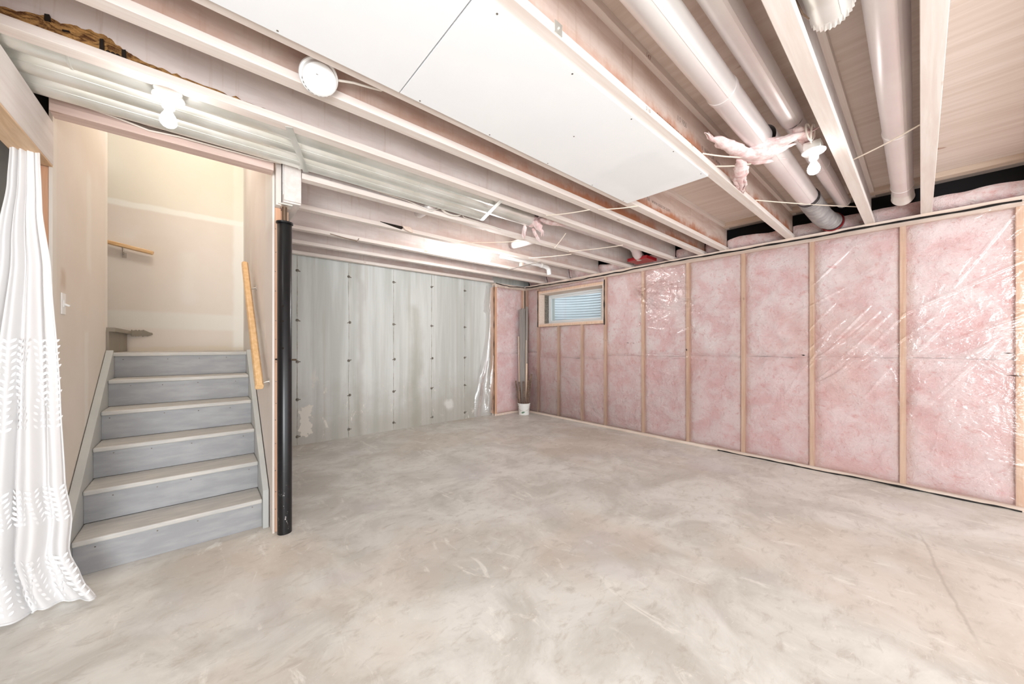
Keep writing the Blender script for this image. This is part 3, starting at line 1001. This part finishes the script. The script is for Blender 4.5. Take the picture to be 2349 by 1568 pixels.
br.build('bracket', 'nickel', hr2, smooth=True)

# ------------------------------------------------------------------ light switch
sw = thing('light_switch', (LW, 3.065, 1.485), 'white toggle light switch on the drywall left of the stairs', 'switch')
MB().box(LW, LW + .006, 3.065 - .036, 3.065 + .036, 1.485 - .058, 1.485 + .058).build('cover_plate', 'white_pl', sw, bevel=.003)
MB().box(LW + .005, LW + .009, 3.065 - .012, 3.065 + .012, 1.485 - .018, 1.485 + .018).build('switch_frame', 'white_pl', sw)
MB().bar((LW + .006, 3.065, 1.484), (LW + .026, 3.065, 1.474), .009, .010).build('toggle', 'white_pl', sw, bevel=.002)

# ------------------------------------------------------------------ curtain
HT = 2.165
Rs = [(-.583, 2.165), (-.575, 1.90), (-.548, 1.62), (-.521, 1.03), (-.507, .60), (-.486, .42), (-.495, .255), (-.455, .11), (-.402, .0)]
Ls = [(-.668, 2.165), (-.676, 2.0), (-.71, 1.71), (-.80, 1.03), (-.86, .42), (-.88, 0)]


def interp(tab, z):
    for (a, za), (b, zb) in zip(tab, tab[1:]):
        if z >= zb:
            t = (za - z) / (za - zb)
            t = t * t * (3 - 2 * t) * .5 + t * .5
            return a + (b - a) * t
    return tab[-1][0]


def curt(u, v):
    """u 0..1 from the stair side to the left, v 0..1 from the rod to the hem"""
    z = HT * (1 - v) ** 1.0 + .012
    r, l = interp(Rs, z), interp(Ls, z)
    x = r + (l - r) * u
    amp = .013 + .021 * min(1, v * 1.2)
    ph = u * 2 * math.pi * 3.6 + .9 * math.sin(v * 3.1) * u + .5
    y = 2.735 - amp * math.sin(ph) - .35 * amp * math.sin(2.3 * ph + 4 * v)
    x += .30 * amp * math.cos(ph) * (u > .02)
    if v > .86:                              # lowest folds kick out over the floor
        q = (v - .86) / .14
        y -= .055 * q * q * (0.5 + .5 * math.sin(ph * .5 + 1.1))
        x += .02 * q * math.sin(ph * .7)
    y += .006 * fbm(x * 6, z * 3, 2, 3)
    z += .010 * math.sin(ph * 1.0) * max(0, (v - .8) * 5)
    return Vector((x, y, max(.004, z)))


cu = MB().grid(curt, 130, 190)
cur = cu.build('curtain', 'lace', None, smooth='all')
tag(cur, 'sheer white curtain with embroidered leaves gathered beside the stairs', 'curtain')


def curt_n(u, v):
    e = .002
    a, b, c = curt(u, v), curt(min(1, u + e), v), curt(u, min(1, v + e))
    t1 = (b - a).normalized(); t2 = (c - a).normalized()
    nn = t1.cross(t2)
    if nn.y > 0: nn = -nn
    return a, t1, t2, nn.normalized()


leaf = MB()


def add_leaf(u, v, ang, L, wd):
    a, t1, t2, nn = curt_n(u, v)
    d = t1 * math.cos(ang) + t2 * math.sin(ang); s = nn.cross(d)
    pts = []
    for t, ww in ((0, .0), (.2, .7), (.45, 1), (.75, .75), (1, 0)):
        pts.append((t, ww))
    base = a + nn * .0012
    loop = [base + d * L * t + s * wd * ww for t, ww in pts] + [base + d * L * t - s * wd * ww for t, ww in reversed(pts[1:-1])]
    ctr = base + d * L * .5 + nn * .0006
    o = len(leaf.v)
    leaf.v += [tuple(p) for p in loop] + [tuple(ctr)]
    m = len(loop)
    leaf.f += [(o + i, o + (i + 1) % m, o + m) for i in range(m)]


for cu_ in [i * .072 + .05 for i in range(13)]:
    for z0, z1, step in ((1.27, .84, .05), (.57, .41, .04), (.24, .04, .045)):
        z = z0; i = 0
        off = random.uniform(-.02, .02)
        while z > z1:
            v = 1 - (z - .012) / HT
            u = min(.94, max(.05, cu_ + off + .012 * math.sin(z * 18 + cu_ * 40)))
            if 0 < v < .995:
                for sgn in (-1, 1):
                    uu = min(.95, max(.045, u + sgn * .006))
                    add_leaf(uu, v, math.radians(-90 + sgn * (48 + 10 * N(z * 9, cu_, 1))), .030 * random.uniform(.75, 1.15), .0062)
            z -= step * .62; i += 1
tag(leaf.build('embroidered_leaves', 'leaf', cur), kind='stuff')
hemp = [curt(.0 + i / 80, .997) + Vector((0, -.003, 0)) for i in range(81)]
MB().tube(hemp, .0035, 6).build('hem', 'lace', cur, smooth=True)
MB().tube([curt(.0, i / 60) + Vector((0, -.001, 0)) for i in range(61)], .0025, 6).build('side_hem', 'lace', cur, smooth=True)


# ------------------------------------------------------------------ bare bulbs in porcelain holders
def holder(x, y, z, label, tilt=(0, 0, -1), box=None, cord=None, glow='bulb'):
    t = thing('lamp_holder', (x, y, z), label, 'lamp', 'porcelain bulb holders under the joists')
    ax = tilt
    MB().lathe([(0, 0), (.056, 0), (.056, .006), (.050, .013), (.030, .020), (.024, .030), (.023, .046), (.0205, .050), (0, .050)], (x, y, z), ax, 32).build('base', 'porcelain', t, smooth=True)
    prof = [(.0130, .046), (.0135, .060), (.0165, .070), (.0235, .082), (.0285, .094), (.0300, .106), (.0275, .119), (.0200, .129), (.0095, .1345), (0, .1355)]
    MB().lathe(prof, (x, y, z), ax, 28).build('bulb', glow, t, smooth='all')
    if box:
        MB().box(*box).build('junction_box', 'galv', t, bevel=.004)
    if cord:
        MB().tube(cord, .0045, 8).build('cord', 'cable', t, smooth=True)
    return t


holder(-.118, 2.232, ZJ - .012, 'bare bulb lamp hanging below the silver ducts above the stairs', box=(-.165, -.07, 2.185, 2.285, ZJ - .012, ZJ + .035), glow='bulb_stairs')
cord = []
for i in range(46):
    a = i * .32
    cord.append((2.545 + .045 * math.cos(a) + .0015 * i, .405 + .012 * math.sin(a * .6), 2.452 + .042 * math.sin(a)))
cord += [(2.62, .405, 2.46), (2.65, .41, 2.43), (2.66, .412, 2.41)]
holder(2.672, .408, 2.385, 'bare bulb lamp with coiled cord beside the two pink-white ducts', box=(2.63, 2.715, .37, .45, 2.385, 2.43), cord=cord, glow='bulb_dim')
holder(2.575, 3.408, ZJ - .002, 'glaring bare bulb lamp under the joists by the concrete wall')

# ------------------------------------------------------------------ smoke detector
sx, sy_, sz = .378, 1.735, 2.435
sdn = Vector((0, -.80, -.60)).normalized()
sx, sy_, sz = .375, 1.700, 2.415
sm = thing('smoke_detector', (sx, sy_, sz), 'round white smoke detector on the joist beside the ceiling drywall', 'detector')
ax = (0, -.62, -.78)
MB().lathe([(0, 0), (.074, 0), (.076, .006), (.074, .013), (.066, .015)], (sx, sy_, sz), ax, 40).build('base_plate', 'white_pl', sm, smooth=True)
MB().lathe([(.066, .014), (.066, .020), (.064, .036), (.052, .046), (.03, .049), (0, .050)], (sx, sy_, sz), ax, 40).build('cover', 'white_pl', sm, smooth=True)
q = Vector((0, 0, 1)).rotation_difference(Vector(ax))
vt = MB()
for i in range(9):
    a = math.radians(200 + i * 14)
    p = Vector((sx, sy_, sz)) + q @ Vector((.0655 * math.cos(a), .0655 * math.sin(a), .027))
    vt.bar(p, p + q @ Vector((.002 * math.cos(a), .002 * math.sin(a), 0)), .008, .004)
p = Vector((sx, sy_, sz)) + q @ Vector((-.02, .02, .0485))
vt.bar(p, p + q @ Vector((.008, 0, 0)), .003, .003)
tag(vt.build('vent', 'tie', sm), kind='stuff')
MB().tube([(sx + .06, 1.70, 2.43), (sx + .13, 1.655, 2.425), (sx + .19, 1.63, 2.420), (sx + .235, 1.612, 2.418), (sx + .255, 1.590, 2.425), (sx + .258, 1.560, 2.45)], .005, 8).build('cord', 'cable', sm, smooth=True)


# ------------------------------------------------------------------ ducts
def rib(amp, n, rows):
    return lambda i, k: (amp if k % 2 else -amp) if i in rows else 0


def duct(y, z, r, x0, x1, label, mat='duct', y1=None, z1=None, collars=(), crimp=False, group='round metal ducts between the joists', seam=True, cat='duct'):
    y1 = y if y1 is None else y1; z1 = z if z1 is None else z1
    t = thing('duct', (x0, y, z - r), label, cat, group)
    a, b = Vector((x0, y, z)), Vector((x1, y1, z1))
    ax = b - a; L = ax.length
    pr = [(r, 0)] + [(r, L * i / 6) for i in range(1, 6)] + [(r, L)]
    MB().lathe(pr, a, ax, 40).build('pipe', mat, t, smooth='all')
    if not crimp:
        MB().lathe([(r, L), (r - .004, L), (r - .005, L - .15)], a, ax, 32).build('open_end', mat, t, smooth='all')
    if seam:
        d = ax.normalized()
        s = Vector((0, math.sin(-1.0), math.cos(-1.0)))
        s = Vector((0, -.55, -.83))
        MB().bar(a + s * r, b + s * r, .012, .004, up=s).build('seam', mat, t)
    for c, wd in collars:
        p = a + ax.normalized() * (c - x0)
        MB().lathe([(r, 0), (r + .0035, .001), (r + .0045, wd / 2), (r + .0035, wd - .001), (r, wd)], p, ax, 40).build('collar', mat, t, smooth=True)
    if crimp:
        n = 56
        MB().lathe([(r, L - .002), (r - .001, L + .004), (r - .002, L + .042), (r - .005, L + .042), (r - .005, L - .02)], a, ax, n, rib(.0035, n, (2, 3))).build('crimped_end', 'galv', t)
    return t


dA = duct(.637, 2.500, .066, -1.2, 2.52, 'wider near length of pale duct left of pair above the drywall edge', collars=((1.9, .03),))
duct(.625, 2.500, .073, 2.52, 3.86, 'wider pale duct running from pink stuffing to grey flexible elbow')
duct(.530, 2.572, .053, -1.2, 2.56, 'narrower near length of pale duct right of pair', y1=.488, z1=2.562)
dB = duct(.485, 2.555, .048, 2.56, 4.34, 'narrow pale duct with crimped end beside the joist at the far wall', y1=.462, crimp=True, collars=((3.35, .012),))
dC = duct(.064, 2.506, .060, -1.2, 4.28, 'single pale duct in narrow bay between two joists on the right', y1=.098, collars=((3.02, .03), (4.1, .014)))
MB().lathe([(.060, 0), (.064, .02), (.066, .10), (.068, .105), (.060, .13), (0, .14)], (4.26, .098, 2.506), (1, 0, -.25), 36).build('end_cap', 'galv', dC, smooth=True)
dD = duct(.213, 2.480, .062, .6, 1.70, 'crimped open duct stub at the top edge above the subfloor', mat='galv', crimp=True)
wr = MB().tube([(1.52, .285, 2.44), (1.50, .21, 2.412), (1.43, .15, 2.42), (1.40, .14, 2.50)], .003, 6)
wr.tube([(1.55, .29, 2.47), (1.60, .275, 2.43), (1.63, .262, 2.42)], .003, 6).build('hanger_wire', 'screw', dD)
# flexible elbow into the wall
el = thing('flexible_duct', (4.1, .6, 2.35), 'grey flexible duct elbow taped to wide pale duct at the wall', 'duct')
path = [(3.84, .622, 2.498), (3.98, .62, 2.487), (4.14, .61, 2.470), (4.30, .60, 2.452), (4.46, .585, 2.45), (4.62, .57, 2.47), (4.78, .56, 2.49)]
P2, R2 = [], []
for i in range(61):
    f = i / 60 * (len(path) - 1); j = min(int(f), len(path) - 2); t = f - j
    P2.append(Vector(path[j]).lerp(Vector(path[j + 1]), t)); R2.append(.078 + .0025 * math.sin(i * 1.6))
MB().tube(P2, R2, 30).build('sleeve', 'flexduct', el, smooth='all')
MB().tube([(3.80, .622, 2.50), (3.835, .622, 2.499), (3.87, .622, 2.497)], [.0765, .0795, .079], 30, False).build('tape_band', 'tape', el, smooth='all')
MB().lathe([(.082, 0), (.09, .02), (.075, .05)], (4.62, .57, 2.465), (1, 0, .1), 24).build('red_tape', 'red', el, smooth='all')

# three silver ducts over the stair opening
G3 = 'long silver ducts in the wide joist bay'
duct(2.302, 2.487, .078, -1.3, 1.80, 'silver duct nearest the torn joist web above the stairs', 'galv', collars=((.385, .012), (-.42, .01)), group=G3)
duct(2.468, 2.487, .078, -1.3, 2.36, 'middle silver duct of the bay, ending in pink stuffing', 'galv', collars=((.425, .012), (1.2, .012)), group=G3)
duct(2.640, 2.487, .078, -1.3, 1.95, 'silver duct nearest the header above the stair opening', 'galv', collars=((.47, .012),), group=G3)
# duct into the far wall with red tape
fd = duct(2.40, 2.535, .060, 2.40, 4.05, 'white duct between joists turning into the wall with red tape', group=None, collars=((3.2, .012),))
MB().tube([(4.04, 2.40, 2.535), (4.15, 2.405, 2.525), (4.25, 2.43, 2.50), (4.33, 2.46, 2.47), (4.42, 2.48, 2.45)], .062, 26).build('elbow', 'duct', fd, smooth='all')
MB().box(4.36, 4.62, 2.34, 2.62, 2.400, 2.440).build('red_tape', 'red', fd)
# short ducts crossing the bay through the web
for x, yy0, yy1, r, z, lab in ((1.46, 2.74, 3.07, .048, 2.448, 'short pale duct poking through the first far joist web'),
                          (2.86, 2.80, 3.36, .050, 2.47, 'brightly lit short duct crossing under the bay near the glaring bulb')):
    t = thing('crossing_duct', (x, yy0, z), lab, 'duct')
    MB().tube([(x, yy0, z), (x + .06, yy1, z + .05)], r, 30).build('pipe', 'duct', t, smooth='all')
    MB().lathe([(r, 0), (r + .004, .004), (r, .008)], (x + .01, yy0 + .04, z + .006), (.06, yy1 - yy0, .05), 30).build('collar', 'duct', t, smooth=True)
# small white pipe with elbow near the corner
vp = thing('vent_pipe', (3.6, 3.72, 2.46), 'small white pipe with an elbow hung under joists near the corner', 'pipe')
MB().tube([(3.05, 3.74, 2.474), (3.86, 3.72, 2.458)], .030, 22).build('pipe', 'white_pl', vp, smooth=True)
MB().tube([(3.84, 3.72, 2.458), (3.93, 3.72, 2.45), (3.97, 3.72, 2.42), (3.985, 3.72, 2.34)], .034, 22).build('elbow', 'white_pl', vp, smooth=True)
MB().lathe([(.030, 0), (.036, .004), (.036, .03), (.03, .034)], (3.80, 3.721, 2.459), (1, 0, 0), 22).build('coupling', 'white_pl', vp, smooth=True)
MB().bar((3.42, 3.353, ZJ - .002), (3.42, 4.033, ZJ - .002), .03, .003).build('hanger_strap', 'galv', vp)
MB().box(3.405, 3.435, 3.70, 3.76, ZJ - .001, 2.436).build('hanger_block', 'plate', vp)
# knocked-out web with a white piece, under the second far joist
kw = thing('web_offcut', (1.42, 3.42, 2.38), 'dark wedge and pale scrap wedged beneath the second far joist', 'scrap')
MB().prism([(1.26, 2.428), (1.50, 2.428), (1.47, 2.40), (1.40, 2.408)], 1, 3.340, 3.352).build('dark_wedge', 'dark', kw)
MB().prism([(1.47, 2.432), (1.56, 2.436), (1.585, 2.392), (1.56, 2.385), (1.50, 2.398)], 1, 3.325, 3.352).build('pale_scrap', 'plate', kw, bevel=.003)


# ------------------------------------------------------------------ pink stuffing
def tuft(loc, strands, label):
    t = thing('insulation_tuft', loc, label, 'insulation')
    rr = random.Random(4)
    for pts, r, tip in strands:
        pts = [Vector(p) for p in pts]
        ax = (pts[-1] - pts[0]).normalized()
        b = MB(); m = 18
        for s_ in range(7):
            w_ = 1.0 if s_ == 0 else rr.uniform(.25, .6)
            off = Vector((rr.uniform(-1, 1), rr.uniform(-1, 1), rr.uniform(-.45, .45))) * (0 if s_ == 0 else r * .75)
            t0, t1 = (0, 1) if s_ == 0 else (rr.uniform(0, .35), rr.uniform(.65, 1.12))
            P, R = [], []
            for i in range(m + 1):
                q_ = t0 + (t1 - t0) * i / m
                f = min(q_, .999) * (len(pts) - 1); j = min(int(f), len(pts) - 2)
                p = pts[j].lerp(pts[j + 1], f - j) + ax * max(0, q_ - 1) * .12
                P.append(p + off * (1 - .5 * abs(2 * i / m - 1)))
                tp_ = (1 - i / m) if tip == 'b' else (i / m if tip == 'a' else 1)
                R.append(max(.0008, 1.3 * r * w_ * math.sin(math.pi * (.04 + .95 * i / m)) ** .6 * (.08 + 1.1 * tp_) if tip else r * w_ * math.sin(math.pi * (.04 + .95 * i / m)) ** .8))
            b.tube(P, R, 12)
        c0 = sum((Vector(v) for v in b.v), Vector()) / len(b.v)
        out = []
        for v in b.v:
            v = Vector(v)
            g = Vector((fbm(v.x * 20, v.y * 20, v.z * 20, 4), fbm(v.y * 20, v.z * 20, v.x * 20 + 5, 4), .5 * fbm(v.z * 20, v.x * 20, v.y * 20 + 9, 4)))
            v = v + .36 * r * g
            f_ = min(1, max(0, (v - pts[0]).dot(ax) / (pts[-1] - pts[0]).length))
            zc = pts[0].lerp(pts[-1], f_).z
            v.z = zc + (v.z - zc) * .6
            out.append(tuple(v))
        b.v = out
        b.build('fibre_clump', 'pink_pale', t, smooth='all')
    return t


kq = M('pale_pink_fibre', .95, 0, .05)
fq = kq.noise(22, detail=5, rough=.65)
kq.color(kq.mix(kq.ramp(fq, .35, .65), lin((226, 190, 188)), lin((246, 228, 226)))); kq.bump(fq, .3, .008)
MAT['pink_pale'] = kq.m
tuft((2.5, .63, 2.42), [
    ([(2.16, .815, 2.475), (2.32, .755, 2.435), (2.50, .69, 2.42)], .045, 'a'),
    ([(2.44, .76, 2.43), (2.54, .64, 2.408), (2.62, .52, 2.43)], .058, None),
    ([(2.48, .68, 2.43), (2.56, .52, 2.45), (2.60, .37, 2.48)], .052, 'b'),
    ([(2.50, .73, 2.41), (2.74, .80, 2.40), (3.06, .885, 2.392)], .038, 'b'),
    ([(2.46, .70, 2.42), (2.66, .68, 2.42), (2.80, .56, 2.44)], .036, 'b'),
    ([(2.52, .46, 2.48), (2.64, .43, 2.46), (2.72, .45, 2.43)], .034, 'b')],
    'pale pink fibreglass stuffed around the two ducts beside the bulb')
tuft((2.42, 2.46, 2.40), [
    ([(2.30, 2.44, 2.48), (2.40, 2.47, 2.46), (2.50, 2.50, 2.45)], .075, None),
    ([(2.36, 2.40, 2.44), (2.46, 2.42, 2.39), (2.52, 2.44, 2.33)], .036, 'b'),
    ([(2.34, 2.50, 2.42), (2.36, 2.54, 2.36), (2.38, 2.55, 2.30)], .020, 'b'),
    ([(2.46, 2.52, 2.42), (2.56, 2.56, 2.36), (2.64, 2.58, 2.32)], .018, 'b'),
    ([(2.42, 2.38, 2.46), (2.56, 2.33, 2.44), (2.70, 2.31, 2.43)], .040, 'b')],
    'pink fibreglass hanging from silver duct end near the middle joists')

# ------------------------------------------------------------------ straps, twine ties, cables
s1 = MB().bar((.335, 2.145, ZJ - .003), (.505, 2.625, ZJ - .003), .032, .002)
tag(s1.build('metal_strap', 'galv'), 'flat metal strap holding silver ducts beside the post beam', 'strap', 'metal duct straps')
s2 = MB().bar((1.755, 2.15, ZJ - .003), (1.895, 2.60, ZJ - .003), .032, .002)
tag(s2.build('metal_strap', 'galv'), 'flat metal strap holding silver ducts midway to far wall', 'strap', 'metal duct straps')
ties = [((2.30, .875, 2.43), (2.50, .70, 2.405), 'twine tie left of pink stuffing, the longer upper one'), ((2.52, .875, 2.425), (2.60, .70, 2.40), 'twine tie left of pink stuffing, lower one'),
        ((3.36, .875, 2.43), (4.22, .345, 2.44), 'long twine tie under flexible elbow and crimped duct'), ((3.12, .28, 2.44), (2.86, .0, 2.425), 'twine tie under single duct between the two right joists'),
        ((2.46, 1.745, 2.38), (2.66, 1.50, 2.388), 'twine tie under joist at the drywall corner'), ((2.24, 2.13, 2.384), (2.42, 1.80, 2.384), 'twine tie across bay left of the drywall corner'),
        ((3.05, 2.76, 2.384), (2.75, 2.34, 2.384), 'twine tie right of hanging pink tuft'), ((3.3, 2.76, 2.384), (3.55, 2.19, 2.384), 'twine tie between hanging tuft and red tape'),
        ((2.15, 3.36, 2.40), (2.60, 2.82, 2.384), 'double twine tie in front of the glaring bulb'), ((3.2, 3.36, 2.40), (3.42, 2.82, 2.384), 'twine tie right of bright crossing duct')]
for a, b_, lab in ties:
    a, b_ = Vector(a), Vector(b_)
    P = [a.lerp(b_, i / 8) + Vector((0, 0, -.006 * math.sin(math.pi * i / 8))) for i in range(9)]
    o = MB().tube(P, .0042, 7).build('twine_tie', 'twine', None, smooth=True)
    tag(o, lab, 'tie', 'twine ties under the ducts')
cabp = [(-.62, 2.735, 2.455), (-.45, 2.735, 2.45), (-.32, 2.738, 2.436), (-.22, 2.738, 2.42), (-.1, 2.738, 2.432), (.1, 2.738, 2.434), (.30, 2.738, 2.438), (.385, 2.738, 2.446)]
P = []
for a, b_ in zip(cabp, cabp[1:]):
    for i in range(5): P.append(Vector(a).lerp(Vector(b_), i / 5))
P.append(Vector(cabp[-1]))
cb1 = MB().tube(P, .0045, 7).build('electrical_cable', 'cable', None, smooth=True)
tag(cb1, 'pale electrical cable stapled along the header above the stairs', 'cable')
cb2 = MB().tube([p + Vector((0, .004, .014)) for p in P], .005, 7).build('electrical_cable', 'cable_dk', None, smooth=True)
tag(cb2, 'dark electrical cable running just above pale cable on stair header', 'cable')
coil = [(.62, 2.745, 2.462), (1.0, 2.745, 2.447), (1.25, 2.743, 2.438), (1.46, 2.742, 2.405)]
for i in range(40):
    a = math.pi + i * .42
    coil.append((1.66 + .10 * math.cos(a), 2.735 - .0006 * i, 2.452 + .040 * math.sin(a)))
coil += [(1.80, 2.742, 2.43), (1.98, 2.742, 2.425), (2.16, 2.742, 2.42), (2.22, 2.72, 2.405)]
o = MB().tube(coil, .0042, 7).build('coiled_cable', 'cable', None, smooth=True)
tag(o, 'loose white cable coil lying against the joist right of the post', 'cable')
hk = MB().tube([(.98, 3.96, 2.40), (1.24, 3.95, 2.372), (1.26, 3.95, 2.405)], .004, 6).build('bent_hanger', 'screw', None)
tag(hk, 'thin bent wire hanger under the third far joist', 'wire')
nb = MB().box(.96, 1.0, .868, .8735, 2.395, 2.437).lathe([(.004, 0), (.004, -.003)], (.98, .868, 2.415), (0, 1, 0), 8).build('cable_clip', 'galv', None)
tag(nb, 'small metal clip on the joist at the top of the photo', 'clip')

# ------------------------------------------------------------------ bucket of strips in the corner
BX, BY = 4.455, 4.79
bk = thing('bucket', (BX, BY, 0), 'white plastic bucket holding wood strips in the far corner', 'bucket')
MB().lathe([(0, .004), (.090, .004), (.093, 0), (.106, .165), (.114, .166), (.114, .178), (.108, .180), (.109, .192), (.116, .194), (.116, .206), (.112, .208), (.104, .206), (.088, .012), (0, .012)],
           (BX, BY, 0), n=40).build('pail', 'pail', bk, smooth=True)
hp = []
for i in range(25):
    a = math.pi * i / 24
    yv = Vector((-.70, -.71, 0))
    side = Vector((.71, -.70, 0))
    hp.append(Vector((BX, BY, .172)) + side * .118 * math.cos(a) + yv * (.03 + .09 * math.sin(a)) + Vector((0, 0, -.095 * math.sin(a))))
MB().tube(hp, .003, 6).build('handle', 'nickel', bk, smooth=True)
lb = MB()
for i in range(8):
    a0, a1 = math.radians(238 - i * 5), math.radians(233 - i * 5)
    zt = .055 - .002 * i; hgt = .014 * math.sin(math.pi * (i + .8) / 9)
    R = .0985
    lb.add([(BX + R * math.cos(a0), BY + R * math.sin(a0), zt - hgt), (BX + R * math.cos(a1), BY + R * math.sin(a1), zt - hgt),
            (BX + R * math.cos(a1), BY + R * math.sin(a1), zt + hgt), (BX + R * math.cos(a0), BY + R * math.sin(a0), zt + hgt)], [(0, 1, 2, 3)])
lb.build('green_print', 'green', bk)
PERP = Vector((.755, -.656, 0)); TOW = Vector((-.656, -.755, 0))


def leaner(name, lab, cat, base, top, wd, th, mat, group, bow=0.0, nails=False):
    """a strip standing in the bucket; base and top are (right, toward-camera) offsets from the bucket axis plus height"""
    p = Vector((BX, BY, 0)) + PERP * base[0] + TOW * base[1] + Vector((0, 0, base[2]))
    q_ = Vector((BX, BY, 0)) + PERP * top[0] + TOW * top[1] + Vector((0, 0, top[2]))
    o = MB(); m = 8; prev = None
    for i in range(m):
        a, b = i / m, (i + 1) / m
        pa = p.lerp(q_, a) + TOW * bow * math.sin(math.pi * a); pb_ = p.lerp(q_, b) + TOW * bow * math.sin(math.pi * b)
        if i == 0 or not bow:
            pass
        o.bar(pa, pb_, wd, th, up=TOW)
        if not bow: pass
    r = o.build(name, mat, None)
    if nails:
        nm = MB()
        for i in range(9):
            t = .3 + .7 * i / 9
            c = p.lerp(q_, t) + PERP * random.uniform(-wd / 2, wd / 2) * .8
            nm.bar(c + TOW * th * .4, c + TOW * (th * .4 + .012) + PERP * random.uniform(-.01, .01), .003, .003)
        tag(nm.build('nail', 'nickel', r), kind='stuff')
    return tag(r, lab, cat, group)


GS = 'tall strips standing in the bucket'
leaner('vinyl_strip', 'tall grey-brown strip at left of the bundle in the bucket', 'strip', (-.050, -.02, .02), (-.060, -.085, 1.93), .05, .006, 'strip', GS, -.01)
leaner('vinyl_strip', 'tall grey-brown strip second from left in the bucket bundle', 'strip', (-.015, -.035, .02), (-.025, -.10, 1.955), .045, .006, 'strip', GS, -.012)
leaner('vinyl_strip', 'tall grey-brown strip third from left, darkest gap beside it', 'strip', (.012, -.050, .02), (.010, -.115, 1.95), .030, .006, 'strip', GS, -.008)
leaner('vinyl_strip', 'tall pale-edged strip at right of the bundle in the bucket', 'strip', (.040, -.025, .02), (.058, -.09, 1.985), .042, .006, 'strip', GS, -.012)
leaner('wooden_stick', 'thin pale stick left of the tall strips in the bucket', 'stick', (-.083, .0, .02), (-.100, -.05, 1.43), .012, .010, 'stick', None)
leaner('wooden_stick', 'short pale stick right of the tall strips in the bucket', 'stick', (.045, -.01, .02), (.055, -.04, .93), .016, .010, 'stick', None)
leaner('wooden_stick', 'thin pale stick leaning against the tall strips from right', 'stick', (.03, .0, .02), (.045, -.06, 1.36), .009, .008, 'stick', None)
leaner('wood_lath', 'dark lath leaning furthest left in the bucket', 'lath', (-.07, .03, .02), (-.150, .03, .62), .030, .010, 'lath', 'dark nail-studded laths in the bucket', nails=True)
leaner('wood_lath', 'dark lath second from left among the nail-studded laths', 'lath', (-.035, .045, .02), (-.085, .06, .60), .032, .010, 'lath', 'dark nail-studded laths in the bucket', nails=True)
leaner('wood_lath', 'dark lath upright at the middle front of the bucket', 'lath', (.0, .05, .02), (-.01, .08, .61), .034, .010, 'lath', 'dark nail-studded laths in the bucket', nails=True)
leaner('wood_lath', 'wide dark lath tilted to the right in front', 'lath', (.025, .06, .02), (.085, .09, .63), .040, .012, 'lath', 'dark nail-studded laths in the bucket', nails=True)
leaner('wood_lath', 'tallest dark lath leaning furthest right in the bucket', 'lath', (.06, .02, .02), (.135, .03, .74), .036, .012, 'lath', 'dark nail-studded laths in the bucket', nails=True)
